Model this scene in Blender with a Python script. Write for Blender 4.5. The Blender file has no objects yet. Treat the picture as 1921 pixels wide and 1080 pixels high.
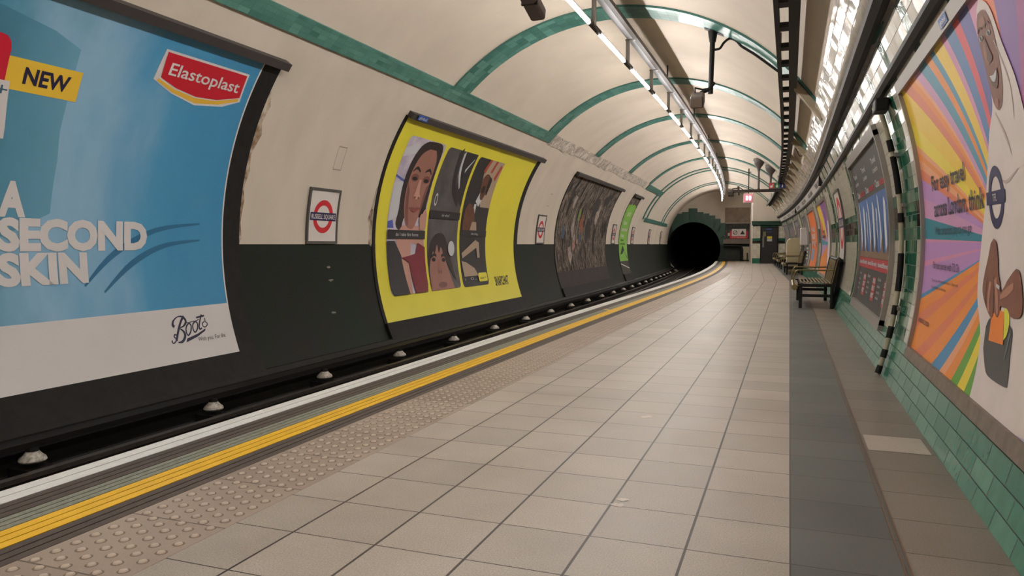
import bpy, bmesh, math, random
from mathutils import Vector, Matrix
from mathutils.geometry import tessellate_polygon

random.seed(7)
SC = bpy.context.scene
COL = SC.collection
PI = math.pi
rad = math.radians

# ------------------------------------------------------------------ camera, world, exposure
cam_d = bpy.data.cameras.new('camera')
cam = bpy.data.objects.new('camera', cam_d)
COL.objects.link(cam)
cam.location = (0, 0, 1.10)                       # held at about chest height on the platform
cam.rotation_euler = (rad(90 - 3.352), 0, rad(20.362))
cam_d.sensor_width = 36
cam_d.lens = 1400 / 1921 * 36
cam_d.clip_start = 0.02
SC.camera = cam

W = bpy.data.worlds.new('world')
SC.world = W
W.use_nodes = True
W.node_tree.nodes['Background'].inputs[0].default_value = (0.9, 0.85, 0.8, 1)
W.node_tree.nodes['Background'].inputs[1].default_value = 0.03

SC.view_settings.view_transform = 'Standard'
SC.view_settings.look = 'None'
SC.view_settings.gamma = 1
SC.view_settings.exposure = 0.0
TUBE_POWER = 132.0

# ------------------------------------------------------------------ the station's plan and section
XC, ZC, RA = -2.59, 1.064, 3.50                   # centre and radius of the tunnel ring
S_DOOR, S_END = 45.2, 51.1


def cs(s):
    return -0.00105 * (s - 12) ** 2 if s > 12 else 0.0


def slope(s):
    return -0.0021 * (s - 12) if s > 12 else 0.0


def P(s, u, z):
    """point at distance s along the platform, u across (right positive), height z"""
    m = slope(s)
    n = math.sqrt(1 + m * m)
    return Vector((cs(s) + u / n, s - u * m / n, z))


def heading(s):
    return math.atan(-slope(s))


def Lw(s, h, off=0.0):
    """point on the trackside wall: arc height h, off = distance in front of the wall"""
    a = PI - h / RA
    return P(s, XC + (RA - off) * math.cos(a), ZC + (RA - off) * math.sin(a))


def Rw(s, h, off=0.0):
    a = h / RA
    return P(s, XC + (RA - off) * math.cos(a), ZC + (RA - off) * math.sin(a))


def smooth(a, b, x):
    t = min(1, max(0, (x - a) / (b - a)))
    return t * t * (3 - 2 * t)


def u_edge(s):
    return -3.28 + 0.30 * smooth(9, 32, s)


def frange(a, b, st):
    n = max(1, int(math.ceil((b - a) / st - 1e-6)))
    return [a + (b - a) * i / n for i in range(n + 1)]


# ------------------------------------------------------------------ materials
def lin(c):
    o = []
    for v in c[:3]:
        v = v / 255
        o.append(v / 12.92 if v <= 0.04045 else ((v + 0.055) / 1.055) ** 2.4)
    return (o[0], o[1], o[2], 1)


class NT:
    def __init__(self, m):
        self.t = m.node_tree

    def n(self, typ, **kw):
        nd = self.t.nodes.new(typ)
        for k, v in kw.items():
            if k.startswith('i_'):
                key = k[2:]
                key = int(key) if key.isdigit() else key
                nd.inputs[key].default_value = v
            else:
                setattr(nd, k, v)
        return nd

    def l(self, a, b):
        self.t.links.new(a, b)

    def math(self, op, a, b=None):
        nd = self.n('ShaderNodeMath', operation=op)
        for i, v in enumerate((a, b)):
            if v is None:
                continue
            if isinstance(v, (int, float)):
                nd.inputs[i].default_value = v
            else:
                self.l(v, nd.inputs[i])
        return nd.outputs[0]

    def mix(self, fac, a, b):
        nd = self.n('ShaderNodeMix', data_type='RGBA')
        for sock, v in ((nd.inputs[0], fac), (nd.inputs[6], a), (nd.inputs[7], b)):
            if isinstance(v, (int, float, tuple)):
                sock.default_value = v
            else:
                self.l(v, sock)
        return nd.outputs[2]

    def noise(self, scale, detail=3, vec=None, rough=0.55):
        nd = self.n('ShaderNodeTexNoise')
        nd.inputs['Scale'].default_value = scale
        nd.inputs['Detail'].default_value = detail
        nd.inputs['Roughness'].default_value = rough
        if vec is not None:
            self.l(vec, nd.inputs['Vector'])
        return nd

    def pos(self, scale=None):
        g = self.n('ShaderNodeNewGeometry').outputs['Position']
        if scale is None:
            return g
        v = self.n('ShaderNodeVectorMath', operation='MULTIPLY')
        v.inputs[1].default_value = scale
        self.l(g, v.inputs[0])
        return v.outputs[0]

    def ramp(self, fac, stops):
        nd = self.n('ShaderNodeValToRGB')
        e = nd.color_ramp.elements
        while len(e) < len(stops):
            e.new(0.5)
        for el, (p, c) in zip(e, stops):
            el.position = p
            el.color = c
        self.l(fac, nd.inputs[0])
        return nd.outputs[0]

    def bump(self, h, strength, dist):
        nd = self.n('ShaderNodeBump')
        nd.inputs['Strength'].default_value = strength
        nd.inputs['Distance'].default_value = dist
        self.l(h, nd.inputs['Height'])
        return nd.outputs[0]


MATS = {}


def new_mat(name):
    m = bpy.data.materials.new(name)
    m.use_nodes = True
    return m, NT(m), m.node_tree.nodes['Principled BSDF']


def mat(name, col, rough=0.6, metal=0.0, var=0.0, scale=4.0, bump=0.0, col2=None, stretch=None, coat=0.0, spec=0.5):
    if name in MATS:
        return MATS[name]
    m, t, b = new_mat(name)
    b.inputs['Roughness'].default_value = rough
    b.inputs['Metallic'].default_value = metal
    b.inputs['Coat Weight'].default_value = coat
    b.inputs['Specular IOR Level'].default_value = spec
    c = lin(col)
    if var or col2 or bump:
        ns = t.noise(scale, 5, t.pos(stretch))
        c2 = lin(col2) if col2 else tuple(v * (1 - var) for v in c[:3]) + (1,)
        if var or col2:
            t.l(t.ramp(ns.outputs[0], [(0.32, c2), (0.66, c)]), b.inputs['Base Color'])
        else:
            b.inputs['Base Color'].default_value = c
        if bump:
            t.l(t.bump(ns.outputs[0], bump, 0.01), b.inputs['Normal'])
    if not (var or col2):
        b.inputs['Base Color'].default_value = c
    MATS[name] = m
    return m


def emit(name, col, strength):
    if name in MATS:
        return MATS[name]
    m, t, b = new_mat(name)
    b.inputs['Base Color'].default_value = lin(col)
    b.inputs['Emission Color'].default_value = lin(col)
    b.inputs['Emission Strength'].default_value = strength
    MATS[name] = m
    return m


def tile_mat(name, col, col2, w, h, grout, rough=0.12, gap=0.004, tilt=0.35, wob=0.25, gcol=None, var=0.15):
    """glazed tiles; UV = (column + x, row + y), one unit per tile"""
    m, t, b = new_mat(name)
    uv = t.n('ShaderNodeUVMap').outputs[0]
    sep = t.n('ShaderNodeSeparateXYZ')
    t.l(uv, sep.inputs[0])
    loc, idx = [], []
    for k in (0, 1):
        loc.append(t.math('FRACT', sep.outputs[k]))
        idx.append(t.math('FLOOR', sep.outputs[k]))
    comb = t.n('ShaderNodeCombineXYZ')
    t.l(idx[0], comb.inputs[0])
    t.l(idx[1], comb.inputs[1])
    wn = t.n('ShaderNodeTexWhiteNoise', noise_dimensions='2D')
    t.l(comb.outputs[0], wn.inputs['Vector'])
    ed = []
    for k, d in ((0, w), (1, h)):
        e = t.math('MINIMUM', loc[k], t.math('SUBTRACT', 1.0, loc[k]))
        ed.append(t.math('MULTIPLY', e, d))
    e = t.math('MINIMUM', ed[0], ed[1])
    mask = t.math('MINIMUM', t.math('DIVIDE', e, gap), 1.0)
    mask2 = t.math('GREATER_THAN', e, gap * 0.55)
    ns = t.noise(9, 3, t.pos())
    base = t.ramp(wn.outputs['Value'], [(0, lin(col2)), (1, lin(col))])
    dirt = t.ramp(ns.outputs[0], [(0.3, (1 - var, 1 - var, 1 - var, 1)), (0.65, (1, 1, 1, 1))])
    mul = t.n('ShaderNodeMix', data_type='RGBA', blend_type='MULTIPLY')
    mul.inputs[0].default_value = 1
    t.l(base, mul.inputs[6])
    t.l(dirt, mul.inputs[7])
    t.l(t.mix(mask2, lin(grout), mul.outputs[2]), b.inputs['Base Color'])
    rr = t.n('ShaderNodeMapRange')
    rr.inputs[3].default_value = 0.8
    rr.inputs[4].default_value = rough
    t.l(mask2, rr.inputs[0])
    t.l(rr.outputs[0], b.inputs['Roughness'])
    # each tile sits at a slightly different angle, and its glaze is wavy
    sc = t.n('ShaderNodeSeparateColor')
    t.l(wn.outputs['Color'], sc.inputs[0])
    tx = t.math('MULTIPLY', t.math('MULTIPLY', t.math('SUBTRACT', sc.outputs[0], 0.5), loc[0]), tilt * w)
    ty = t.math('MULTIPLY', t.math('MULTIPLY', t.math('SUBTRACT', sc.outputs[1], 0.5), loc[1]), tilt * h)
    wv = t.noise(14, 1, t.pos())
    hgt = t.math('ADD', t.math('ADD', tx, ty), t.math('MULTIPLY', wv.outputs[0], wob * 0.02))
    hgt = t.math('ADD', hgt, t.math('MULTIPLY', mask, 0.002))
    t.l(t.bump(hgt, 1.0, 0.3), b.inputs['Normal'])
    MATS[name] = m
    return m


def floor_mat(name, col, col2, line, cross=True, rough=0.42, lw=0.008, speck=0.12):
    """paving; UV in tile units of 0.3575 x 0.356 m; cross=False keeps only the lines across the platform"""
    m, t, b = new_mat(name)
    uv = t.n('ShaderNodeUVMap').outputs[0]
    sep = t.n('ShaderNodeSeparateXYZ')
    t.l(uv, sep.inputs[0])
    ed, idx = [], []
    for k in (0, 1):
        f = t.math('FRACT', sep.outputs[k])
        idx.append(t.math('FLOOR', sep.outputs[k]))
        ed.append(t.math('MULTIPLY', t.math('MINIMUM', f, t.math('SUBTRACT', 1.0, f)), 0.357))
    wl = t.math('GREATER_THAN', ed[0], lw * 0.62)
    wc = t.math('GREATER_THAN', ed[1], lw * 0.36)
    mask = t.math('MULTIPLY', wl, wc) if cross else wc
    comb = t.n('ShaderNodeCombineXYZ')
    t.l(idx[0], comb.inputs[0])
    t.l(idx[1], comb.inputs[1])
    wn = t.n('ShaderNodeTexWhiteNoise', noise_dimensions='2D')
    t.l(comb.outputs[0], wn.inputs['Vector'])
    base = t.ramp(wn.outputs['Value'], [(0, lin(col2)), (1, lin(col))])
    n1 = t.noise(160, 3, t.pos())
    n2 = t.noise(1.6, 4, t.pos())
    sp = t.ramp(n1.outputs[0], [(0.35, (1 - speck * 2, 1 - speck * 2, 1 - speck * 2, 1)), (0.7, (1 + speck, 1 + speck, 1 + speck, 1))])
    st = t.ramp(n2.outputs[0], [(0.3, (0.82, 0.8, 0.79, 1)), (0.6, (1, 1, 1, 1))])
    x = base
    for c in (sp, st):
        mul = t.n('ShaderNodeMix', data_type='RGBA', blend_type='MULTIPLY')
        mul.inputs[0].default_value = 1
        t.l(x, mul.inputs[6])
        t.l(c, mul.inputs[7])
        x = mul.outputs[2]
    t.l(t.mix(mask, lin(line), x), b.inputs['Base Color'])
    rr = t.n('ShaderNodeMapRange')
    rr.inputs[3].default_value = rough - 0.1
    rr.inputs[4].default_value = rough + 0.15
    t.l(n2.outputs[0], rr.inputs[0])
    t.l(rr.outputs[0], b.inputs['Roughness'])
    hgt = t.math('ADD', t.math('MULTIPLY', mask, 0.004), t.math('MULTIPLY', n1.outputs[0], 0.001))
    t.l(t.bump(hgt, 0.6, 0.5), b.inputs['Normal'])
    MATS[name] = m
    return m


def sheet_ramp_mat(name, stops, smin, smax, nscale=1.5, namp=0.3, rough=0.35, stretch=(1, 1, 0.35)):
    """printed paper whose ink runs through a ramp along the sheet (UV x = metres along the wall)"""
    m, t, b = new_mat(name)
    uv = t.n('ShaderNodeUVMap').outputs[0]
    sep = t.n('ShaderNodeSeparateXYZ')
    t.l(uv, sep.inputs[0])
    mr = t.n('ShaderNodeMapRange')
    mr.inputs[1].default_value = smin
    mr.inputs[2].default_value = smax
    t.l(sep.outputs[0], mr.inputs[0])
    ns = t.noise(nscale, 4, t.pos(stretch))
    f = t.math('ADD', mr.outputs[0], t.math('MULTIPLY', t.math('SUBTRACT', ns.outputs[0], 0.5), namp))
    t.l(t.ramp(f, [(p, lin(c)) for p, c in stops]), b.inputs['Base Color'])
    b.inputs['Roughness'].default_value = rough
    n2 = t.noise(3, 3, t.pos())
    t.l(t.bump(n2.outputs[0], 0.15, 0.02), b.inputs['Normal'])
    MATS[name] = m
    return m


CREAM = mat('cream_paint', (206, 192, 176), 0.7, var=0.10, scale=1.3, bump=0.06, stretch=(1, 1, 0.5))
CREAM_WALL = mat('cream_wall_paint', (207, 194, 178), 0.65, var=0.12, scale=1.8, bump=0.08, stretch=(1, 1, 0.25))
DADO = mat('dark_green_paint', (20, 34, 25), 0.6, col2=(33, 30, 27), scale=0.7, bump=0.1, spec=0.18)
BLACKP = mat('black_paint', (30, 27, 26), 0.65, var=0.35, scale=7, bump=0.5, spec=0.25)
BLACK = mat('black_metal', (24, 21, 20), 0.5, spec=0.25)
DARKBROWN = mat('dark_brown_metal', (58, 48, 42), 0.55, var=0.2, scale=9, spec=0.3)
SOOT = mat('soot', (13, 12, 12), 0.9)
RAILSTEEL = mat('dirty_steel', (92, 84, 78), 0.4, metal=0.6, var=0.3, scale=12)
BED = mat('track_dirt', (26, 23, 22), 0.9, var=0.4, scale=6, bump=0.6)
WHITE = mat('white_enamel', (218, 210, 204), 0.3)
NAVY = mat('navy_print', (28, 28, 82), 0.4)
NAVYDK = mat('dark_navy_ink', (30, 26, 60), 0.45)
RED = mat('red_print', (200, 32, 46), 0.4)
INK = mat('black_ink', (24, 22, 22), 0.5)
PAPERW = mat('white_paper', (214, 208, 206), 0.45, var=0.05, scale=2)
YELLOWP = mat('yellow_paper', (228, 216, 60), 0.42, var=0.06, scale=1.2, bump=0.12)
GREY = mat('grey_metal', (128, 122, 116), 0.4, metal=0.3)
FRAME = mat('aluminium_frame', (150, 143, 136), 0.35, metal=0.4)
TRAYM = mat('tray_metal', (42, 36, 33), 0.6, var=0.3, scale=8, spec=0.3)
T_CREAM = tile_mat('cream_tile', (216, 210, 194), (198, 190, 172), 0.2, 0.1, (98, 90, 80), rough=0.15, tilt=0.22, wob=0.15)
T_GREEN = tile_mat('green_tile', (40, 116, 88), (24, 86, 64), 0.2, 0.1, (60, 66, 58))
T_DARK = tile_mat('brown_tile', (58, 34, 28), (28, 20, 18), 0.2, 0.1, (60, 54, 48))
T_DADO = tile_mat('green_dado_tile', (66, 136, 110), (48, 114, 92), 0.3, 0.1, (34, 56, 46), rough=0.2, tilt=0.12, wob=0.15, gap=0.005)
T_RIB = tile_mat('teal_rib_tile', (90, 140, 128), (66, 116, 106), 0.14, 0.075, (66, 110, 100), rough=0.3, tilt=0.45, gap=0.003)
T_FASC = tile_mat('cream_fascia_tile', (220, 212, 200), (210, 202, 188), 0.2, 0.1, (150, 138, 124), rough=0.09, tilt=0.22, wob=0.14, gap=0.006)
F_MAIN = floor_mat('platform_tile', (184, 173, 160), (169, 159, 147), (52, 42, 36))
F_DARK = floor_mat('dark_strip_tile', (94, 95, 91), (84, 85, 81), (50, 46, 42), cross=False, speck=0.06)
F_SIDE = floor_mat('wallside_tile', (138, 127, 115), (122, 111, 100), (64, 54, 48), cross=False)
TACT = floor_mat('tactile_tile', (168, 151, 135), (156, 139, 124), (92, 78, 68), cross=False, speck=0.06)
E_WHITE = mat('white_edge_paint', (222, 220, 216), 0.5, var=0.12, scale=14)
E_YELLOW = mat('yellow_line_paint', (236, 184, 34), 0.45, var=0.12, scale=10)
E_GREY = mat('grey_edge_stone', (138, 138, 124), 0.6, col2=(112, 114, 100), scale=30)
E_BROWN = mat('brown_edge_stone', (84, 72, 64), 0.65, var=0.3, scale=18)
GROOVE = mat('groove', (30, 25, 23), 0.8)
TUBE = emit('tube_light', (254, 250, 246), TUBE_POWER)

# ------------------------------------------------------------------ object helpers
INV = {}


def finish(name, bm, mats, parent=None, smooth_deg=None):
    bmesh.ops.recalc_face_normals(bm, faces=bm.faces[:])
    me = bpy.data.meshes.new(name)
    if parent is not None:
        bm.transform(INV[parent.name])
    bm.to_mesh(me)
    bm.free()
    for m in (mats if isinstance(mats, (list, tuple)) else [mats]):
        me.materials.append(m)
    if smooth_deg:
        me.shade_smooth()
        try:
            me.set_sharp_from_angle(angle=rad(smooth_deg))
        except Exception:
            pass
    o = bpy.data.objects.new(name, me)
    COL.objects.link(o)
    if parent is not None:
        o.parent = parent
        INV[o.name] = INV[parent.name]
    else:
        INV[o.name] = Matrix.Identity(4)
    return o


def tag(o, label, cat, group=None, kind=None):
    if label:
        o['label'] = label
    if cat:
        o['category'] = cat
    if group:
        o['group'] = group
    if kind:
        o['kind'] = kind
    return o


def thing(name, label, cat, loc=(0, 0, 0), rz=0.0, group=None):
    o = bpy.data.objects.new(name, None)
    COL.objects.link(o)
    o.location = loc
    o.rotation_euler = (0, 0, rz)
    o.empty_display_size = 0.1
    INV[o.name] = (Matrix.Translation(Vector(loc)) @ Matrix.Rotation(rz, 4, 'Z')).inverted()
    return tag(o, label, cat, group)


def struct(name, bm, mats, sm=None):
    o = finish(name, bm, mats, None, sm)
    o['kind'] = 'structure'
    return o


def copy_tree(o, parent=None):
    c = o.copy()
    COL.objects.link(c)
    if parent is not None:
        c.parent = parent
    for ch in [x for x in SC.objects if x.parent == o]:
        copy_tree(ch, c)
    return c


ORD = ('first second third fourth fifth sixth seventh eighth ninth tenth eleventh twelfth thirteenth fourteenth fifteenth '
       'sixteenth seventeenth eighteenth nineteenth twentieth twenty-first twenty-second twenty-third twenty-fourth twenty-fifth '
       'twenty-sixth twenty-seventh twenty-eighth twenty-ninth thirtieth').split()


def bm_new():
    bm = bmesh.new()
    bm.loops.layers.uv.new('UVMap')
    return bm


def box(bm, c, size, basis=None, bevel=0.0):
    """box centred on c; basis = three axes"""
    b = basis or (Vector((1, 0, 0)), Vector((0, 1, 0)), Vector((0, 0, 1)))
    c = Vector(c)
    v = {}
    for i in (-1, 1):
        for j in (-1, 1):
            for k in (-1, 1):
                v[i, j, k] = bm.verts.new(c + b[0] * (i * size[0] / 2) + b[1] * (j * size[1] / 2) + b[2] * (k * size[2] / 2))
    fs = []
    for q in (((-1, -1, -1), (-1, 1, -1), (1, 1, -1), (1, -1, -1)), ((-1, -1, 1), (1, -1, 1), (1, 1, 1), (-1, 1, 1)),
              ((-1, -1, -1), (1, -1, -1), (1, -1, 1), (-1, -1, 1)), ((-1, 1, -1), (-1, 1, 1), (1, 1, 1), (1, 1, -1)),
              ((-1, -1, -1), (-1, -1, 1), (-1, 1, 1), (-1, 1, -1)), ((1, -1, -1), (1, 1, -1), (1, 1, 1), (1, -1, 1))):
        fs.append(bm.faces.new([v[x] for x in q]))
    if bevel:
        es = {e for f in fs for e in f.edges}
        bmesh.ops.bevel(bm, geom=list(es), offset=bevel, segments=2, affect='EDGES', profile=0.5)


def fbasis(s):
    """axes across, along, up at distance s"""
    t = heading(s)
    return (Vector((math.cos(t), math.sin(t), 0)), Vector((-math.sin(t), math.cos(t), 0)), Vector((0, 0, 1)))


def sbox(bm, s, u, z, size, bevel=0.0):
    box(bm, P(s, u, z), size, fbasis(s), bevel)


def tube(bm, pts, r, n=8, cap=True):
    pts = [Vector(p) for p in pts]
    rs = r if isinstance(r, (list, tuple)) else [r] * len(pts)
    rings = []
    side = None
    for i, p in enumerate(pts):
        d = (pts[min(i + 1, len(pts) - 1)] - pts[max(i - 1, 0)]).normalized()
        if side is None:
            ref = Vector((0, 0, 1)) if abs(d.z) < 0.9 else Vector((1, 0, 0))
            side = d.cross(ref).normalized()
        else:
            side = (side - d * side.dot(d)).normalized()
        up = side.cross(d)
        rings.append([bm.verts.new(p + (side * math.cos(2 * PI * k / n) + up * math.sin(2 * PI * k / n)) * rs[i]) for k in range(n)])
    for a, b in zip(rings[:-1], rings[1:]):
        for k in range(n):
            bm.faces.new((a[k], a[(k + 1) % n], b[(k + 1) % n], b[k]))
    if cap:
        bm.faces.new(rings[0])
        bm.faces.new(rings[-1][::-1])


def lathe(bm, origin, prof, n=20, axis=None):
    """profile [(r, h)] turned about an axis through origin"""
    ax = (axis or Vector((0, 0, 1))).normalized()
    ref = Vector((1, 0, 0)) if abs(ax.x) < 0.9 else Vector((0, 1, 0))
    a = ax.cross(ref).normalized()
    b = ax.cross(a)
    o = Vector(origin)
    rings = [[bm.verts.new(o + ax * h + (a * math.cos(2 * PI * k / n) + b * math.sin(2 * PI * k / n)) * max(r, 1e-4)) for k in range(n)] for r, h in prof]
    for p, q in zip(rings[:-1], rings[1:]):
        for k in range(n):
            bm.faces.new((p[k], p[(k + 1) % n], q[(k + 1) % n], q[k]))
    bm.faces.new(rings[0])
    bm.faces.new(rings[-1][::-1])


def sweep(bm, sec, s0, s1, step=0.8, closed=True, uvw=None, uvh=None, ufun=None, mi=None):
    """section [(u, z)] carried along the platform from s0 to s1"""
    uvl = bm.loops.layers.uv.verify()
    ss = frange(s0, s1, step)
    rows = [[bm.verts.new(P(s, u + (ufun(s) if ufun else 0), z)) for u, z in sec] for s in ss]
    ln = [0.0]
    for a, b in zip(sec[:-1], sec[1:]):
        ln.append(ln[-1] + math.hypot(b[0] - a[0], b[1] - a[1]))
    n = len(sec)
    for i in range(len(ss) - 1):
        for k in range(n if closed else n - 1):
            k2 = (k + 1) % n
            f = bm.faces.new((rows[i][k], rows[i][k2], rows[i + 1][k2], rows[i + 1][k]))
            if uvw:
                h0 = ln[k]
                h1 = ln[k2] if k2 else ln[k] + 0.1
                for lp, (s, h) in zip(f.loops, ((ss[i], h0), (ss[i], h1), (ss[i + 1], h1), (ss[i + 1], h0))):
                    lp[uvl].uv = (s / uvw, h / uvh)
            if mi is not None:
                f.material_index = mi[k] if isinstance(mi, (list, tuple)) else mi
    if closed:
        bm.faces.new(rows[0])
        bm.faces.new(rows[-1][::-1])


def band(bm, s0, s1, d0, d1, r, step_s=0.8, step_a=3.0, uvw=None, uvh=None, mi=0, swap=False):
    """strip of the tunnel ring between angles d0..d1 (degrees) at radius r"""
    uvl = bm.loops.layers.uv.verify()
    ss, aa = frange(s0, s1, step_s), frange(d0, d1, step_a)
    g = [[bm.verts.new(P(s, XC + r * math.cos(rad(a)), ZC + r * math.sin(rad(a)))) for a in aa] for s in ss]
    for i in range(len(ss) - 1):
        for j in range(len(aa) - 1):
            f = bm.faces.new((g[i][j], g[i][j + 1], g[i + 1][j + 1], g[i + 1][j]))
            f.material_index = mi
            if uvw:
                for lp, (s, a) in zip(f.loops, ((ss[i], aa[j]), (ss[i], aa[j + 1]), (ss[i + 1], aa[j + 1]), (ss[i + 1], aa[j]))):
                    q = (s / uvw, RA * rad(a) / uvh)
                    lp[uvl].uv = (RA * rad(a) / uvw, (s - s0) / uvh) if swap else q
    return g


def slab(bm, s0, s1, d0, d1, th, **kw):
    """raised band: front at radius RA-th, with side walls back to the ring"""
    g = band(bm, s0, s1, d0, d1, RA - th, **kw)

    def out(v_list):
        res = []
        for v, (s, a) in v_list:
            res.append(bm.verts.new(P(s, XC + (RA + 0.02) * math.cos(rad(a)), ZC + (RA + 0.02) * math.sin(rad(a)))))
        return res
    ss, aa = frange(s0, s1, kw.get('step_s', 0.8)), frange(d0, d1, kw.get('step_a', 3.0))
    for line in ([(g[0][j], (ss[0], a)) for j, a in enumerate(aa)], [(g[-1][j], (ss[-1], a)) for j, a in enumerate(aa)],
                 [(g[i][0], (s, aa[0])) for i, s in enumerate(ss)], [(g[i][-1], (s, aa[-1])) for i, s in enumerate(ss)]):
        o = out(line)
        for i in range(len(line) - 1):
            bm.faces.new((line[i][0], line[i + 1][0], o[i + 1], o[i]))


# flat print on a curved wall: polygons given in (s, h) metres
def add_poly(bm, pts, dz=0.0):
    tri = tessellate_polygon([[Vector((p[0], p[1], 0)) for p in pts]])
    vs = [bm.verts.new((p[0], p[1], dz)) for p in pts]
    for t in tri:
        try:
            bm.faces.new([vs[i] for i in t])
        except ValueError:
            pass


def on_wall(bm, side, off, hstep=0.09, sstep=0.9):
    """bend a flat (s, h) mesh onto a wall"""
    if not bm.verts:
        return bm
    hs = [v.co.y for v in bm.verts]
    sv = [v.co.x for v in bm.verts]
    for lo, hi, st, no in ((min(hs), max(hs), hstep, (0, 1, 0)), (min(sv), max(sv), sstep, (1, 0, 0))):
        k = math.ceil(lo / st + 1e-6) * st
        while k < hi - 1e-6:
            co = (0, k, 0) if no[1] else (k, 0, 0)
            bmesh.ops.bisect_plane(bm, geom=bm.verts[:] + bm.edges[:] + bm.faces[:], plane_co=co, plane_no=no, dist=1e-6)
            k += st
    uvl = bm.loops.layers.uv.verify()
    for f in bm.faces:
        for lp in f.loops:
            lp[uvl].uv = (lp.vert.co.x, lp.vert.co.y)
    fn = side
    for v in bm.verts:
        v.co = fn(v.co.x, v.co.y, off + v.co.z)
    return bm


def sheet(name, polys, m, parent, side, off):
    bm = bm_new()
    if polys and not isinstance(polys[0][0], (list, tuple)):
        polys = [polys]
    for p in polys:
        add_poly(bm, p)
    on_wall(bm, side, off)
    return finish(name, bm, m, parent)


def rect(s0, h0, s1, h1):
    return [(s0, h0), (s1, h0), (s1, h1), (s0, h1)]


def rrect(s0, h0, s1, h1, r, n=4):
    out = []
    lo, hi = min(s0, s1), max(s0, s1)
    for cx, cy, a0 in ((hi - r, h1 - r, 0), (lo + r, h1 - r, 90), (lo + r, h0 + r, 180), (hi - r, h0 + r, 270)):
        for k in range(n + 1):
            a = rad(a0 + 90 * k / n)
            out.append((cx + r * math.cos(a), cy + r * math.sin(a)))
    return out


def ell(cx, cy, rx, ry, n=28, a0=0, a1=360):
    return [(cx + rx * math.cos(rad(a0 + (a1 - a0) * k / n)), cy + ry * math.sin(rad(a0 + (a1 - a0) * k / n))) for k in range(n)]


def ring_polys(cx, cy, ro, ri, n=40, sx=1.0):
    out = []
    for k in range(n):
        a, b = 2 * PI * k / n, 2 * PI * (k + 1) / n
        out.append([(cx + sx * ri * math.cos(a), cy + ri * math.sin(a)), (cx + sx * ro * math.cos(a), cy + ro * math.sin(a)),
                    (cx + sx * ro * math.cos(b), cy + ro * math.sin(b)), (cx + sx * ri * math.cos(b), cy + ri * math.sin(b))])
    return out


def spline(pts, n=6):
    if len(pts) < 3:
        return pts
    P_ = [pts[0]] + list(pts) + [pts[-1]]
    out = []
    for i in range(1, len(P_) - 2):
        p0, p1, p2, p3 = P_[i - 1], P_[i], P_[i + 1], P_[i + 2]
        for k in range(n):
            t = k / n
            out.append(tuple(0.5 * ((2 * p1[j]) + (-p0[j] + p2[j]) * t + (2 * p0[j] - 5 * p1[j] + 4 * p2[j] - p3[j]) * t * t + (-p0[j] + 3 * p1[j] - 3 * p2[j] + p3[j]) * t ** 3) for j in range(len(p1))))
    out.append(tuple(pts[-1]))
    return out


def stroke(pts, w, n=5):
    """brush stroke as quads; w may be one width or one per control point"""
    ws = w if isinstance(w, (list, tuple)) else [w] * len(pts)
    q = spline([(p[0], p[1], ww) for p, ww in zip(pts, ws)], n)
    L, R_ = [], []
    for i, p in enumerate(q):
        a, b = q[max(0, i - 1)], q[min(len(q) - 1, i + 1)]
        dx, dy = b[0] - a[0], b[1] - a[1]
        d = math.hypot(dx, dy) or 1
        nx, ny = -dy / d * p[2] / 2, dx / d * p[2] / 2
        L.append((p[0] + nx, p[1] + ny))
        R_.append((p[0] - nx, p[1] - ny))
    return [[L[i], L[i + 1], R_[i + 1], R_[i]] for i in range(len(L) - 1)]


_TXT = {}


def text_geo(body, bold=0.0):
    key = (body, bold)
    if key in _TXT:
        return _TXT[key]

    def geo(b):
        cu = bpy.data.curves.new('tmp', 'FONT')
        cu.body = b
        cu.resolution_u = 3
        cu.offset = bold
        ob = bpy.data.objects.new('tmp', cu)
        COL.objects.link(ob)
        bpy.context.view_layer.update()
        dg = bpy.context.evaluated_depsgraph_get()
        me = bpy.data.meshes.new_from_object(ob.evaluated_get(dg))
        v = [(p.co.x, p.co.y) for p in me.vertices]
        f = [tuple(p.vertices) for p in me.polygons]
        bpy.data.objects.remove(ob)
        bpy.data.curves.remove(cu)
        bpy.data.meshes.remove(me)
        return v, f
    v, f = geo(body)
    hv, _ = geo('H')
    cap = max(y for x, y in hv)
    x0, x1 = min(x for x, y in v), max(x for x, y in v)
    v = [((x - x0) / (x1 - x0), y / cap) for x, y in v]
    _TXT[key] = (v, f)
    return _TXT[key]


def add_text(bm, body, bl, br, tl, bold=0.0):
    """affine placing: baseline from bl to br, cap height up to tl"""
    v, f = text_geo(body, bold)
    ex = (br[0] - bl[0], br[1] - bl[1])
    ey = (tl[0] - bl[0], tl[1] - bl[1])
    vs = [bm.verts.new((bl[0] + x * ex[0] + y * ey[0], bl[1] + x * ex[1] + y * ey[1], 0)) for x, y in v]
    for q in f:
        try:
            bm.faces.new([vs[i] for i in q])
        except ValueError:
            pass


def lettering(name, items, m, parent, side, off, bold=0.0):
    """items: (text, s0, h0, s1, capheight)"""
    for body, s0, h0, s1, ch in items:
        bm = bm_new()
        add_text(bm, body, (s0, h0), (s1, h0), (s0, h0 + ch), bold)
        on_wall(bm, side, off, hstep=0.12)
        o = finish(name, bm, m, parent)
    return o


def flat_lettering(name, items, m, parent, origin, ex, ez, bold=0.0):
    """text on a flat panel: items (text, x0, y0, x1, cap) along axes ex, ez from origin"""
    bm = bm_new()
    for body, x0, y0, x1, ch in items:
        add_text(bm, body, (x0, y0), (x1, y0), (x0, y0 + ch), bold)
    for v in bm.verts:
        v.co = Vector(origin) + ex * v.co.x + ez * v.co.y
    return finish(name, bm, m, parent)


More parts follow.
